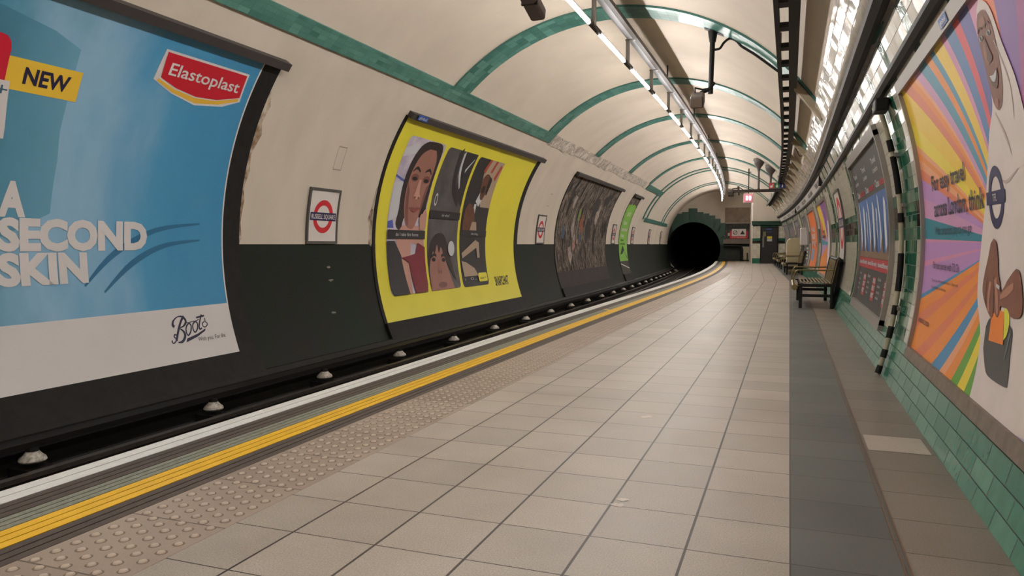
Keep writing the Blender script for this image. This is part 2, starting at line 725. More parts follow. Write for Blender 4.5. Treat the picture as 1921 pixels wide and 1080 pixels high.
# ------------------------------------------------------------------ the setting: ring, walls, floor, track
S0 = -9.0
bm = bm_new()
band(bm, S0, S_END, 26, 138, RA)
struct('ceiling', bm, CREAM, 40)

bm = bm_new()
H_DADO = 180 + math.degrees(math.asin((ZC - 1.10) / RA))
band(bm, S0, S_END, 138, H_DADO, RA, mi=0)
band(bm, S0, S_END, H_DADO, 217, RA, mi=1)
struct('wall_left', bm, [CREAM_WALL, DADO], 40)

# platform-side wall: one face per glazed tile
bm = bm_new()
uvl = bm.loops.layers.uv.verify()


def tile_zone(x, h):
    """which glaze: 0 cream, 1 green, 2 brown"""
    per = (x - 6.36) % 4.85
    if 0.07 <= h < 0.17 or 0.37 <= h < 0.47:
        return 1
    if 0.17 <= h < 0.37:
        return 1 if per < 0.6 else 2
    if per < 0.6 and h < 1.2:
        return 1
    if h > 1.12:
        return 1 if int(x / 0.2) % 5 == 0 else 0
    return 0


hs_floor = -1.083
dado_rows = [hs_floor, hs_floor + 0.085, hs_floor + 0.18, hs_floor + 0.28, -0.715]
vcache = {}


def rv(x, h):
    k = (round(x, 4), round(h, 4))
    if k not in vcache:
        vcache[k] = bm.verts.new(Rw(x, h))
    return vcache[k]


for j in range(4):
    n = int((S_END - S0) / 0.3)
    for i in range(n):
        x0, x1 = S0 + i * 0.3, S0 + (i + 1) * 0.3
        f = bm.faces.new((rv(x0, dado_rows[j]), rv(x1, dado_rows[j]), rv(x1, dado_rows[j + 1]), rv(x0, dado_rows[j + 1])))
        f.material_index = 3
        o = 0.5 * (j % 2)
        for lp, q in zip(f.loops, ((i + o, j), (i + 1 + o, j), (i + 1 + o, j + 1), (i + o, j + 1))):
            lp[uvl].uv = q
h_rows = [-0.715 + 0.0981 * k for k in range(24)]
for j in range(23):
    n = int((S_END - S0) / 0.2)
    for i in range(n):
        x0, x1 = S0 + i * 0.2, S0 + (i + 1) * 0.2
        f = bm.faces.new((rv(x0, h_rows[j]), rv(x1, h_rows[j]), rv(x1, h_rows[j + 1]), rv(x0, h_rows[j + 1])))
        f.material_index = tile_zone((x0 + x1) / 2, (h_rows[j] + h_rows[j + 1]) / 2)
        for lp, q in zip(f.loops, ((i, j), (i + 1, j), (i + 1, j + 1), (i, j + 1))):
            lp[uvl].uv = q
struct('wall_right', bm, [T_CREAM, T_GREEN, T_DARK, T_DADO], 40)

# unseen end cap behind the camera, added for indirect light
bm = bm_new()
add_poly(bm, [(XC + RA * math.cos(rad(a)), ZC + RA * math.sin(rad(a))) for a in range(0, 360, 6)])
for v in bm.verts:
    v.co = P(S0, v.co.x, v.co.y)
struct('added_back_wall', bm, CREAM_WALL)


# floor: paving grid runs straight, then turns a little at the joint
def x_strip(y):
    return 0.027 if y < 23.6 else 0.027 - 0.0427 * (y - 23.6)


TILE = 0.3575
bm = bm_new()
uvl = bm.loops.layers.uv.verify()
ys = frange(S0 + 0.2, 23.6, 0.6) + frange(23.6, 51.3, 0.6)[1:]


def curve_x(u, y):
    """plan x of a line at offset u at plan y"""
    s = y
    for _ in range(6):
        q = P(s, u if not callable(u) else u(s), 0)
        s += y - q.y
    return P(s, u if not callable(u) else u(s), 0).x


U_WALL = XC + math.sqrt(RA * RA - ZC * ZC)
U_TACT = lambda s: u_edge(s) + 1.25
for a, b in zip(ys[:-1], ys[1:]):
    cols = []
    for y in (a, b):
        xs = x_strip(y)
        xi, xw = curve_x(U_TACT, y), curve_x(U_WALL, y)
        sr = xs + TILE + 0.02 if y < 23.6 else xs + TILE + 0.02 + 0.6 * (y - 23.6) * 0.03
        sr = min(sr, xw - 0.1)
        cols.append([xi, xs, sr, xw])
    for k in range(3):
        q = [(cols[0][k], a), (cols[0][k + 1], a), (cols[1][k + 1], b), (cols[1][k], b)]
        f = bm.faces.new([bm.verts.new((x, y, 0)) for x, y in q])
        f.material_index = k
        for lp, (x, y) in zip(f.loops, q):
            lp[uvl].uv = ((x - x_strip(y)) / TILE, (y - 2.69 + (0.11 if k == 2 else 0)) / 0.356)
struct('floor', bm, [F_MAIN, F_DARK, F_SIDE])

# one paler slab among the wall-side paving, and a yellow bar across the edge stones
bm = bm_new()
uvl = bm.loops.layers.uv.verify()
q = [(0.42, 4.365), (0.72, 4.365), (0.715, 4.71), (0.42, 4.71)]
f = bm.faces.new([bm.verts.new((x, y, 0.0008)) for x, y in q])
for lp, (x, y) in zip(f.loops, ((0.2, 0.1), (0.8, 0.1), (0.8, 0.9), (0.2, 0.9))):
    lp[uvl].uv = (x, y)
struct('trim_40', bm, F_MAIN)
bm = bm_new()
q = [(12.15, 0.63), (12.3, 0.46), (12.42, 0.33), (12.36, 0.33), (12.1, 0.50), (11.9, 0.63)]
bm.faces.new([bm.verts.new(P(a, u_edge(a) + b, 0.0015)) for a, b in q])
struct('trim_41', bm, E_YELLOW)

# brass-edged channel beside the dark strip
bm = bm_new()
for dx in (0.0, 0.018):
    box(bm, (0.027 + TILE + 0.003 + dx, (S0 + 13.5) / 2, 0.001), (0.007, 13.5 - S0 - 0.4, 0.006))
struct('trim_1', bm, mat('channel_brass', (120, 98, 78), 0.45, metal=0.5))

# warning strip with blister domes
bm = bm_new()
uvl = bm.loops.layers.uv.verify()
ss = frange(S0 + 0.2, S_END - 0.3, 0.49)
for a, b in zip(ss[:-1], ss[1:]):
    q = [(a, u_edge(a) + 0.78), (a, u_edge(a) + 1.25), (b, u_edge(b) + 1.25), (b, u_edge(b) + 0.78)]
    f = bm.faces.new([bm.verts.new(P(s, u, 0.0005)) for s, u in q])
    for lp, (s, u) in zip(f.loops, q):
        lp[uvl].uv = (0.5, (s - 2.27) / 0.485)
struct('trim_2', bm, TACT)
bm = bm_new()
PITCH = 0.485 / 6
k0 = int((1.0 - 2.27) / PITCH)
for k in range(k0, int((30 - 2.27) / PITCH)):
    for j in range(6):
        s = 2.27 + (k + 0.25 + 0.5 * (j % 2)) * PITCH
        u = u_edge(s) + 0.80 + (j + 0.5) * 0.0725
        n = 12 if s < 7 else 6
        prof = [(0.0155, 0.0), (0.0135, 0.0045), (0.008, 0.0068)]
        o = P(s, u, 0.0005)
        rings = [[bm.verts.new(o + Vector((r * math.cos(2 * PI * i / n), r * math.sin(2 * PI * i / n), h))) for i in range(n)] for r, h in prof]
        for p, q in zip(rings[:-1], rings[1:]):
            for i in range(n):
                bm.faces.new((p[i], p[(i + 1) % n], q[(i + 1) % n], q[i]))
        bm.faces.new(rings[-1])
        g = [bm.verts.new(o + Vector((0.0225 * math.cos(2 * PI * i / n), 0.0225 * math.sin(2 * PI * i / n), 0.0004))) for i in range(n)]
        bm.faces.new(g).material_index = 1
d = finish('blister_domes', bm, [mat('blister_top', (184, 168, 152), 0.5), mat('blister_grime', (122, 107, 94), 0.8)], None, 50)
tag(d, 'rows of small round blisters on the tactile strip behind the yellow line', 'tactile blisters', kind='stuff')

# platform edge stones, one stripe after another
bm = bm_new()
z = 0.0
stripes = [(0.0, 0.17, 0), (0.17, 0.33, 3), (0.33, 0.46, 2), (0.46, 0.63, 1), (0.63, 0.78, 3)]
for a, b, m_ in stripes:
    n = 3 if m_ in (1, 3) else (2 if m_ == 0 else 3)
    w = (b - a) / n
    for k in range(n):
        g = 0.0035
        sweep(bm, [(a + k * w + g, -0.004), (a + k * w + g, 0.0005), (a + (k + 1) * w - g, 0.0005), (a + (k + 1) * w - g, -0.004)],
              S0 + 0.2, S_END - 0.3, 0.7, closed=False, ufun=u_edge, mi=m_)
sweep(bm, [(0.0, -0.0035), (0.78, -0.0035)], S0 + 0.2, S_END - 0.3, 0.7, closed=False, ufun=u_edge, mi=4)
sweep(bm, [(0.003, 0.0), (0.0, -0.02), (0.0, -0.09), (0.22, -0.10), (0.22, -0.75)], S0 + 0.2, S_END - 0.3, 0.7, closed=False, ufun=u_edge, mi=3)
struct('trim_3', bm, [E_WHITE, E_YELLOW, E_GREY, E_BROWN, GROOVE])

# track bed and kerb under the far wall
bm = bm_new()
sweep(bm, [(-5.75, -0.50), (-5.62, -0.66), (-5.5, -0.72), (-3.0, -0.72)], S0, S_END + 12, 0.9, closed=False)
struct('trackbed', bm, BED)
bm = bm_new()
sweep(bm, [(-6.0, -0.36), (-5.74, -0.37), (-5.68, -0.42), (-5.66, -0.72), (-6.0, -0.72)], S0, S_END, 0.9)
struct('trim_4', bm, BLACKP)


def rail_prof(u, z, w=0.07, h=0.14):
    return [(u - w / 2, z), (u + w / 2, z), (u + w / 2, z - 0.035), (u + 0.01, z - 0.045), (u + 0.01, z - h + 0.02), (u + w * 0.85, z - h),
            (u - w * 0.85, z - h), (u - 0.01, z - h + 0.02), (u - 0.01, z - 0.045), (u - w / 2, z - 0.035)]


for u, zz, nm, lb, w in ((-5.12, -0.553, 'running_rail', 'dark running rail nearest the far wall, beside the insulators', 0.07),
                         (-3.69, -0.553, 'running_rail', 'dark running rail close under the platform edge', 0.07),
                         (-4.40, -0.56, 'conductor_rail', 'dark centre conductor rail between the two running rails', 0.08),
                         (-5.50, -0.405, 'conductor_rail', 'black outer conductor rail held up on white insulators', 0.13)):
    bm = bm_new()
    if zz > -0.5:
        sweep(bm, [(u - w / 2, zz), (u + w / 2, zz - 0.012), (u + w / 2, zz - 0.055), (u - w / 2, zz - 0.055)], S0, S_END + 4, 0.9)
    else:
        sweep(bm, rail_prof(u, zz, w), S0, S_END + 8, 0.9)
    tag(finish(nm, bm, BLACK if zz > -0.5 else RAILSTEEL), lb, 'rail')

# insulators
root = thing('insulator', '', 'insulator', P(4.03, -5.44, -0.66), 0, 'insulators under the outer conductor rail')
bm = bm_new()
lathe(bm, P(4.03, -5.44, -0.58), [(0.092, 0.012), (0.098, 0.022), (0.092, 0.042), (0.066, 0.064), (0.045, 0.09)], 18)
finish('pot', bm, mat('grimy_porcelain', (196, 188, 176), 0.4, col2=(120, 110, 100), scale=30), root, 40)
bm = bm_new()
lathe(bm, P(4.03, -5.44, -0.49), [(0.045, 0.0), (0.04, 0.028)], 12)
box(bm, P(4.03, -5.44, -0.69), (0.26, 0.22, 0.16))
finish('bracket', bm, BLACK, root)
for k in range(22):
    s = 4.03 + 1.93 * k
    o = root if k == 0 else copy_tree(root)
    o.location = P(s, -5.44, -0.66)
    o.rotation_euler.z = heading(s)
    o['label'] = 'white porcelain insulator under the black conductor rail, %s from the near end' % ORD[k]

# green tiled bands and ribs of the vault
n_trim = 5


def trim(bm, m, sm=None):
    global n_trim
    o = struct('trim_%d' % n_trim, bm, m, sm)
    n_trim += 1
    return o


TK = dict(uvw=0.14, uvh=0.075)
for s_far, w in ((1.6, 0.56), (6.3, 0.56), (11.45, 0.58), (16.45, 0.55), (20.95, 0.5), (26.2, 0.5), (31.2, 0.45)):
    bm = bm_new()
    slab(bm, s_far - w, s_far, 26, 134.2, 0.03, step_s=0.3, step_a=2.5, uvw=0.14, uvh=w / 4 if w > 0.5 else 0.12, swap=True)
    trim(bm, T_RIB, 40)
for s_far, d_hi in ((36.4, 160), (44.6, 160)):
    for k in (0, 1):
        bm = bm_new()
        slab(bm, s_far - 1.45 + 1.15 * k, s_far - 1.15 + 1.15 * k, 26, d_hi, 0.03, step_s=0.3, step_a=2.5, uvw=0.14, uvh=0.09, swap=True)
        trim(bm, T_RIB, 40)
for a, b, d0, d1 in ((S0, 16.45, 133.8, 137.6), (31.0, 36.2, 134.5, 138.5), (35.6, 47.5, 158.3, 161.5)):
    bm = bm_new()
    slab(bm, a, b, d0, d1, 0.032, step_s=0.7, step_a=1.3, uvw=0.16, uvh=0.06)
    trim(bm, T_RIB, 40)

# stripped patch of the band with crumbling mortar
bm = bm_new()
rnd = random.Random(3)
lo = [(16.45 + 0.25 * k, -0.02 + RA * rad(180 - 137.9) + rnd.uniform(-0.06, 0.02)) for k in range(57)]
hi = [(16.45 + 0.25 * k, RA * rad(180 - 134.0) + rnd.uniform(-0.01, 0.02)) for k in range(57)]
for k in range(56):
    add_poly(bm, [lo[k], lo[k + 1], hi[k + 1], hi[k]])
on_wall(bm, Lw, 0.012)
m, t, b = new_mat('stripped_mortar')
n1 = t.noise(5, 6, t.pos())
vo = t.n('ShaderNodeTexVoronoi', feature='DISTANCE_TO_EDGE')
vo.inputs['Scale'].default_value = 4.5
t.l(t.pos(), vo.inputs['Vector'])
cr = t.ramp(vo.outputs[0], [(0.0, lin((70, 60, 52))), (0.045, lin((205, 195, 182)))])
t.l(t.mix(t.ramp(n1.outputs[0], [(0.35, (0, 0, 0, 1)), (0.6, (1, 1, 1, 1))]), lin((150, 138, 126)), cr), b.inputs['Base Color'])
b.inputs['Roughness'].default_value = 0.9
t.l(t.bump(n1.outputs[0], 0.8, 0.03), b.inputs['Normal'])
trim(bm, m)

rnd = random.Random(21)
for nm, pts, cc in (('trim_20', [(7.14, 0.05), (7.19, 0.1), (7.165, 0.3), (7.20, 0.55), (7.17, 0.7), (7.22, 0.9), (7.18, 1.1), (7.27, 1.35), (7.21, 1.5), (7.25, 1.7), (7.17, 1.86), (7.14, 1.9)], (128, 98, 70)),
                    ('trim_21', [(10.12, 0.0), (10.02, 0.05), (10.06, 0.25), (9.98, 0.42), (10.05, 0.6), (10.1, 0.9), (10.12, 0.95)], (112, 88, 68))):
    bm = bm_new()
    add_poly(bm, pts)
    on_wall(bm, Lw, 0.004)
    struct(nm, bm, mat('worn_%d' % cc[0], cc, 0.8, col2=(198, 184, 164), scale=9))
for s_, h_, lb in ((8.95, 1.25, 'faint rectangular plate mark on the cream wall above the first roundel sign'), (18.9, 1.22, 'faint rectangular plate mark on the cream wall above the second roundel sign')):
    bm = bm_new()
    for q in (rect(s_ - 0.1, h_ - 0.17, s_ + 0.1, h_ - 0.155), rect(s_ - 0.1, h_ + 0.155, s_ + 0.1, h_ + 0.17), rect(s_ - 0.1, h_ - 0.155, s_ - 0.09, h_ + 0.155), rect(s_ + 0.09, h_ - 0.155, s_ + 0.1, h_ + 0.155)):
        add_poly(bm, q)
    on_wall(bm, Lw, 0.004)
    tag(finish('plate_mark', bm, mat('plate_mark', (150, 134, 118), 0.8)), lb, 'mark')
for s_, h_, lb in ((8.95, -0.29, 'topmost pale chip in the dark green paint below the first roundel sign'), (8.97, -0.47, 'middle pale chip in the dark green paint below the first roundel sign'), (8.9, -0.93, 'lowest pale chip in the dark green paint below the first roundel sign')):
    bm = bm_new()
    add_poly(bm, [(s_ + 0.07 * rnd.uniform(0.5, 1) * math.cos(2 * PI * k / 9), h_ + 0.025 * rnd.uniform(0.4, 1) * math.sin(2 * PI * k / 9)) for k in range(9)])
    on_wall(bm, Lw, 0.004)
    tag(finish('paint_chip', bm, mat('paint_chip', (128, 122, 112), 0.8)), lb, 'mark')

# ------------------------------------------------------------------ end of the station
PU, PZ, PR = -4.40, 0.82, 1.76


def end_pt(u, z, d=0.0):
    return P(S_END - d, u, z)


bm = bm_new()
N = 64
for k in range(N):
    a, b = 2 * PI * k / N, 2 * PI * (k + 1) / N
    # outer ring clipped to the station ring
    def outp(a):
        dx, dz = math.cos(a), math.sin(a)
        lo_, hi_ = 0.5, 9.0
        for _ in range(40):
            mid = (lo_ + hi_) / 2
            if math.hypot(PU + dx * mid - XC, PZ + dz * mid - ZC) < RA + 0.15:
                lo_ = mid
            else:
                hi_ = mid
        r = max(lo_, PR + 0.02)
        return PU + dx * r, PZ + dz * r
    q = [(PU + PR * math.cos(a), PZ + PR * math.sin(a)), outp(a), outp(b), (PU + PR * math.cos(b), PZ + PR * math.sin(b))]
    bm.faces.new([bm.verts.new(end_pt(*p)) for p in q])
struct('wall_end', bm, mat('end_wall_paint', (204, 192, 176), 0.6, var=0.14, scale=1.5))
bm = bm_new()
for i in range(16):
    for k in range(40):
        a, b = 2 * PI * k / 40, 2 * PI * (k + 1) / 40
        s0_, s1_ = S_END + i * 1.5, S_END + (i + 1) * 1.5
        bm.faces.new([bm.verts.new(P(s, PU + PR * math.cos(x), PZ + PR * math.sin(x))) for s, x in ((s0_, a), (s0_, b), (s1_, b), (s1_, a))])
add_poly(bm, [(100 + math.cos(x * PI / 20) * 0.1, math.sin(x * PI / 20) * 0.1) for x in range(40)])
struct('wall_tunnel', bm, SOOT)
bm = bm_new()
vs = [bm.verts.new(P(S_END + 24, PU + PR * 1.1 * math.cos(2 * PI * k / 30), PZ + PR * 1.1 * math.sin(2 * PI * k / 30))) for k in range(30)]
bm.faces.new(vs)
struct('wall_tunnel_far', bm, SOOT)

# stepped green voussoirs round the mouth
VGREEN = mat('voussoir_green', (34, 76, 58), 0.45, var=0.25, scale=2.5)
bm = bm_new()
ring_r = PR - 0.02
tops = [(-4.72, -4.16, 3.48), (-4.16, -3.77, 3.23), (-3.77, -3.39, 3.13), (-3.39, -3.01, 3.0), (-3.01, -2.67, 2.78), (-2.67, -2.36, 2.5), (-2.36, -2.30, 1.62)]
tops += [(-5.15, -4.72, 3.24), (-5.52, -5.15, 3.14), (-5.83, -5.52, 2.98)]
blocks = []
angs = [(97.5, 81), (81, 69), (69, 57), (57, 45), (45, 33), (33, 20), (20, 8), (112, 97.5), (126, 112), (140, 126)]
for (xa, xb, zt), (a0, a1) in zip(tops, angs):
    arc = [(PU + ring_r * math.cos(rad(a0 + (a1 - a0) * k / 5)), PZ + ring_r * math.sin(rad(a0 + (a1 - a0) * k / 5))) for k in range(6)]
    blocks.append((arc, xa, xb, zt))
for arc, xa, xb, zt in blocks:
    rgt = xb > PU + 0.3
    lft = xa < PU - 0.4
    if rgt:
        poly = arc + [(xb, max(arc[-1][1], zt - 0.75)), (xb, zt), (xa, zt)]
    elif lft:
        poly = arc + [(xb, zt), (xa, zt), (xa, max(arc[0][1], zt - 0.55))]
    else:
        poly = arc + [(xb, zt), (xa, zt)]
    poly = [(x, zz) for x, zz in poly]
    cx, cz = sum(p[0] for p in poly) / len(poly), sum(p[1] for p in poly) / len(poly)
    poly = [(cx + (x - cx) * 0.975, cz + (zz - cz) * 0.985) for x, zz in poly]
    fr = [bm.verts.new(end_pt(x, zz, 0.10)) for x, zz in poly]
    bk = [bm.verts.new(end_pt(x, zz, -0.02)) for x, zz in poly]
    tri = tessellate_polygon([[Vector((x, zz, 0)) for x, zz in poly]])
    for tq in tri:
        bm.faces.new([fr[i] for i in tq])
    for i in range(len(poly)):
        j = (i + 1) % len(poly)
        bm.faces.new((fr[i], fr[j], bk[j], bk[i]))
# backing ring behind the joints, darkened to paint in the gap shading
ring_faces = []
for k in range(26):
    a, b = rad(-28 + 190 * k / 26), rad(-28 + 190 * (k + 1) / 26)
    r0, r1 = ring_r, ring_r + 0.40
    ring_faces.append(bm.faces.new([bm.verts.new(end_pt(PU + r * math.cos(x), PZ + r * math.sin(x), 0.075)) for r, x in ((r0, a), (r1, a), (r1, b), (r0, b))]))
for f in ring_faces:
    f.material_index = 1
struct('trim_30', bm, [VGREEN, mat('voussoir_gap_shade', (20, 40, 31), 0.7)])

# things on the end wall right of the mouth
bm = bm_new()
box(bm, end_pt(-1.54, 3.0, 0.03), (1.72, 0.05, 0.98), fbasis(S_END))
struct('trim_31', bm, mat('bare_render', (150, 136, 120), 0.9, col2=(128, 114, 100), scale=3, bump=0.5))
bm = bm_new()
box(bm, end_pt(-1.54, 2.27, 0.05), (1.72, 0.08, 0.36), fbasis(S_END))
struct('trim_32', bm, mat('sooty_band', (46, 48, 44), 0.85, col2=(70, 72, 68), scale=9))
bm = bm_new()
box(bm, end_pt(-1.54, 1.78, 0.02), (1.72, 0.05, 0.62), fbasis(S_END))
struct('trim_33', bm, mat('grey_panel', (84, 78, 74), 0.8, col2=(54, 52, 48), scale=6))
bm = bm_new()
box(bm, end_pt(-1.56, 1.29, 0.18), (1.85, 0.36, 0.30), fbasis(S_END))
tag(finish('cable_duct', bm, mat('duct_grey', (118, 108, 98), 0.7, var=0.25, scale=5)), 'grey boxed duct along the end wall under the red warning board', 'duct')
bm = bm_new()
box(bm, end_pt(-1.56, 0.55, 0.02), (1.8, 0.04, 1.15), fbasis(S_END))
struct('trim_34', bm, mat('dark_recess', (52, 54, 48), 0.8, col2=(38, 40, 36), scale=5))
bm = bm_new()
box(bm, end_pt(-1.02, 0.52, 0.06), (0.62, 0.06, 0.86), fbasis(S_END))
struct('trim_35', bm, mat('cream_block', (188, 176, 148), 0.6, var=0.1, scale=8))
bm = bm_new()
pts = [end_pt(-2.45, 1.0, 0.25), end_pt(-1.55, 0.98, 0.25), end_pt(-1.4, 0.93, 0.25), end_pt(-1.33, 0.78, 0.25), end_pt(-1.32, 0.0, 0.25)]
tube(bm, spline([tuple(p) for p in pts], 5), 0.085, 10)
tag(finish('drain_pipe', bm, BLACK, None, 50), 'black bent pipe running down to the platform end beside the tunnel mouth', 'pipe')
bm = bm_new()
tube(bm, [end_pt(-0.98, 0.0, 0.4), end_pt(-0.98, 0.55, 0.4)], 0.035, 8)
tag(finish('short_post', bm, BLACK), 'thin black post standing at the platform end before the cream blocks', 'post')
t_ = thing('warning_board', 'red and white warning board above the duct at the platform end', 'sign', end_pt(-1.55, 1.5, 0.12), heading(S_END))
bm = bm_new()
box(bm, end_pt(-1.52, 1.72, 0.12), (1.12, 0.05, 0.50), fbasis(S_END))
finish('board', bm, RED, t_)
for k in (0, 1):
    bm = bm_new()
    box(bm, end_pt(-1.74 + 0.45 * k, 1.86, 0.15), (0.43, 0.02, 0.46), fbasis(S_END))
    pn = finish('white_panel', bm, WHITE, t_)
    bm = bm_new()
    o_, (ex, ey, ez) = end_pt(-1.74 + 0.45 * k, 1.86, 0.163), fbasis(S_END)
    polys = ring_polys(0, 0, 0.14, 0.10, 20) + stroke([(-0.1, -0.1), (0.1, 0.1)], 0.035) if k == 0 else [[(-0.15, -0.12), (0.15, -0.12), (0, 0.15)]]
    for q in polys:
        add_poly(bm, q)
    for v in bm.verts:
        v.co = o_ + ex * v.co.x + ez * v.co.y
    finish('symbol', bm, INK, pn)
flat_lettering('lettering', [('DO NOT PASS THIS POINT', -0.42, -0.27, 0.42, 0.07)], WHITE, t_, end_pt(-1.52, 1.78, 0.155), fbasis(S_END)[0], fbasis(S_END)[2])
for dx, cc, nm in ((-2.1, (180, 176, 168), 'small white notice on the end wall left of the red warning board'), (-0.75, (84, 82, 72), 'dark grey box on the end wall right of the red warning board')):
    bm = bm_new()
    box(bm, end_pt(dx, 1.74, 0.1), (0.22 if dx < -1 else 0.42, 0.08, 0.2 if dx < -1 else 0.42), fbasis(S_END), 0.01)
    tag(finish('notice' if dx < -1 else 'junction_box', bm, mat('box%d' % cc[0], cc, 0.6)), nm, 'notice' if dx < -1 else 'box')

# block with the staff door that fills the right side at the end
SD = S_DOOR
DB = fbasis(SD)
U0, U1 = -0.85, 1.1
bm = bm_new()
sec_top = lambda u: ZC + math.sqrt(max(0.01, (RA + 0.05) ** 2 - (u - XC) ** 2))
us = frange(U0, 0.86, 0.2)
for a, b in zip(us[:-1], us[1:]):
    bm.faces.new([bm.verts.new(P(SD, u, zz)) for u, zz in ((a, 2.42), (b, 2.42), (b, sec_top(b)), (a, sec_top(a)))])
for a, b in ((SD, SD + 3), (SD + 3, S_END + 0.1)):
    bm.faces.new([bm.verts.new(P(s, U0, zz)) for s, zz in ((a, 0), (b, 0), (b, sec_top(U0)), (a, sec_top(U0)))])
struct('wall_door', bm, CREAM_WALL)


def tile_panel(bm, ua, ub, z0, z1, mi, d=0.0, tw=0.2, th=0.1):
    uvl = bm.loops.layers.uv.verify()
    q = [(ua, z0), (ub, z0), (ub, z1), (ua, z1)]
    f = bm.faces.new([bm.verts.new(P(SD - d, u, zz)) for u, zz in q])
    f.material_index = mi
    for lp, (u, zz) in zip(f.loops, q):
        lp[uvl].uv = (u / tw, zz / th)


bm = bm_new()
DU0, DU1, DZ = -0.42, 0.56, 2.10
for ua, ub in ((U0, DU0), (DU1, 0.93)):
    tile_panel(bm, ua, ub, 0.0, 0.30, 1)
    tile_panel(bm, ua, ub, 0.30, 1.14, 0)
    tile_panel(bm, ua, ub, 1.14, 1.30, 2)
    tile_panel(bm, ua, ub, 1.30, 1.44, 1)
    tile_panel(bm, ua, ub, 1.44, 2.14, 0)
tile_panel(bm, DU0, DU1, DZ, 2.14, 1)
struct('wall_door_tiles', bm, [T_CREAM, T_GREEN, T_DARK])
bm = bm_new()
sbox(bm, SD - 0.03, (U0 + 0.85) / 2 - 0.02, 2.26, (0.85 - U0 + 0.04, 0.12, 0.14))
sbox(bm, SD - 0.05, (U0 + 0.85) / 2 - 0.02, 2.38, (0.85 - U0 + 0.08, 0.16, 0.09))
struct('trim_36', bm, mat('cornice_green', (26, 62, 46), 0.3))
dr = bpy.data.objects.new('door_1', None)
COL.objects.link(dr)
dr.location = P(SD, DU0, 0)
INV['door_1'] = Matrix.Translation(-P(SD, DU0, 0))
dr['kind'] = 'structure'
bm = bm_new()
sbox(bm, SD + 0.04, (DU0 + DU1) / 2, DZ / 2, (DU1 - DU0, 0.05, DZ))
finish('door_leaf', bm, mat('door_black', (30, 27, 28), 0.4), dr)
bm = bm_new()
for u, w in ((DU0 + 0.03, 0.06), (DU1 - 0.03, 0.06)):
    sbox(bm, SD - 0.005, u, DZ / 2, (w, 0.06, DZ))
sbox(bm, SD - 0.005, (DU0 + DU1) / 2, DZ - 0.03, (DU1 - DU0 - 0.12, 0.06, 0.06))
finish('door_frame', bm, BLACK, dr)
for nm, ua, ub, za, zb, cc in (('blue_notice', -0.1, 0.2, 1.93, 2.0, (60, 84, 140)), ('blue_notice', -0.08, 0.22, 1.78, 1.83, (44, 54, 110)),
                               ('door_plate', -0.27, -0.12, 1.55, 1.82, (112, 108, 72)), ('push_plate', -0.30, -0.21, 0.92, 1.55, (112, 108, 100)),
                               ('yellow_notice', -0.05, 0.22, 1.42, 1.55, (214, 190, 60)), ('white_notice', -0.05, 0.22, 1.27, 1.41, (170, 170, 166))):
    bm = bm_new()
    sbox(bm, SD - 0.0, (ua + ub) / 2, (za + zb) / 2, (ub - ua, 0.035, zb - za))
    finish(nm, bm, mat('n_%d_%d' % (cc[0], cc[2]), cc, 0.5), dr)

# ------------------------------------------------------------------ platform-side high level: fascia, trunking, conduit, frieze, tray
bm = bm_new()
sweep(bm, [(0.42, 2.965), (0.30, 2.965), (0.283, 2.938), (0.315, 2.888), (0.347, 2.836), (0.378, 2.783), (0.408, 2.729), (0.450, 2.652), (0.60, 2.64)], S0, SD, 0.6, closed=False, uvw=0.2, uvh=0.1)
trim(bm, T_FASC, 60)
bm = bm_new()
sweep(bm, [(0.446, 2.655), (0.452, 2.60), (0.50, 2.575), (0.545, 2.585), (0.56, 2.655)], S0, SD - 0.02, 0.6, mi=[0, 1, 1, 1, 1])
tag(finish('cable_trunking', bm, [DARKBROWN, BLACK]), 'long dark cable trunking running under the cream tiled fascia', 'trunking')
bm = bm_new()
sweep(bm, [(0.628, 2.345), (0.63, 2.31), (0.655, 2.285), (0.70, 2.29), (0.69, 2.36)], S0, SD - 0.02, 0.6)
tag(finish('wall_conduit', bm, BLACK), 'thin black conduit running along the wall above the right-hand posters', 'conduit')

fr = thing('station_frieze', 'long white station-name frieze running between trunking and conduit', 'sign', Rw(17, 1.4, 0))
sheet('panel', [rect(17.1, 1.34, 31.4, 1.53), rect(31.7, 1.34, 44.6, 1.53)], WHITE, fr, Rw, 0.012)
items = []
for a in (19.3, 23.1, 27.0, 30.8, 34.6, 38.2, 41.8):
    items.append(('RUSSELL SQUARE', a, 1.385, a - 2.1, 0.095))
lettering('lettering', items, INK, fr, Rw, 0.015, bold=0.01)
bm = bm_new()
for s in (17.0, 31.55):
    sbox(bm, s, 0.62, 2.45, (0.10, 0.09, 0.26))
finish('joint_strip', bm, BLACK, fr)

# cable tray under the vault, a ladder of two rails and rungs
tr = thing('cable_tray', 'long dark ladder-like cable tray hanging under the vault over the platform', 'cable tray', P(0, -0.08, 3.25))
for u, w, nm in ((-0.155, 0.045, 'side_rail'), (0.0, 0.10, 'cable_bundle')):
    bm = bm_new()
    sweep(bm, [(u - w / 2, 3.20), (u + w / 2, 3.20), (u + w / 2, 3.31), (u - w / 2, 3.31)], S0, 44.0, 0.7)
    finish(nm, bm, TRAYM, tr)
s = 3.2
while s < 43.5:
    bm = bm_new()
    sbox(bm, s, -0.092, 3.25, (0.10, 0.16, 0.05))
    finish('rung', bm, TRAYM, tr)
    s += 0.8
s = 4.6
while s < 43:
    bm = bm_new()
    ztop = ZC + math.sqrt(RA ** 2 - (-0.145 - XC) ** 2)
    tube(bm, [P(s, -0.145, 3.28), P(s, -0.145, ztop)], 0.012, 6)
    finish('hanger', bm, TRAYM, tr)
    s += 4.8

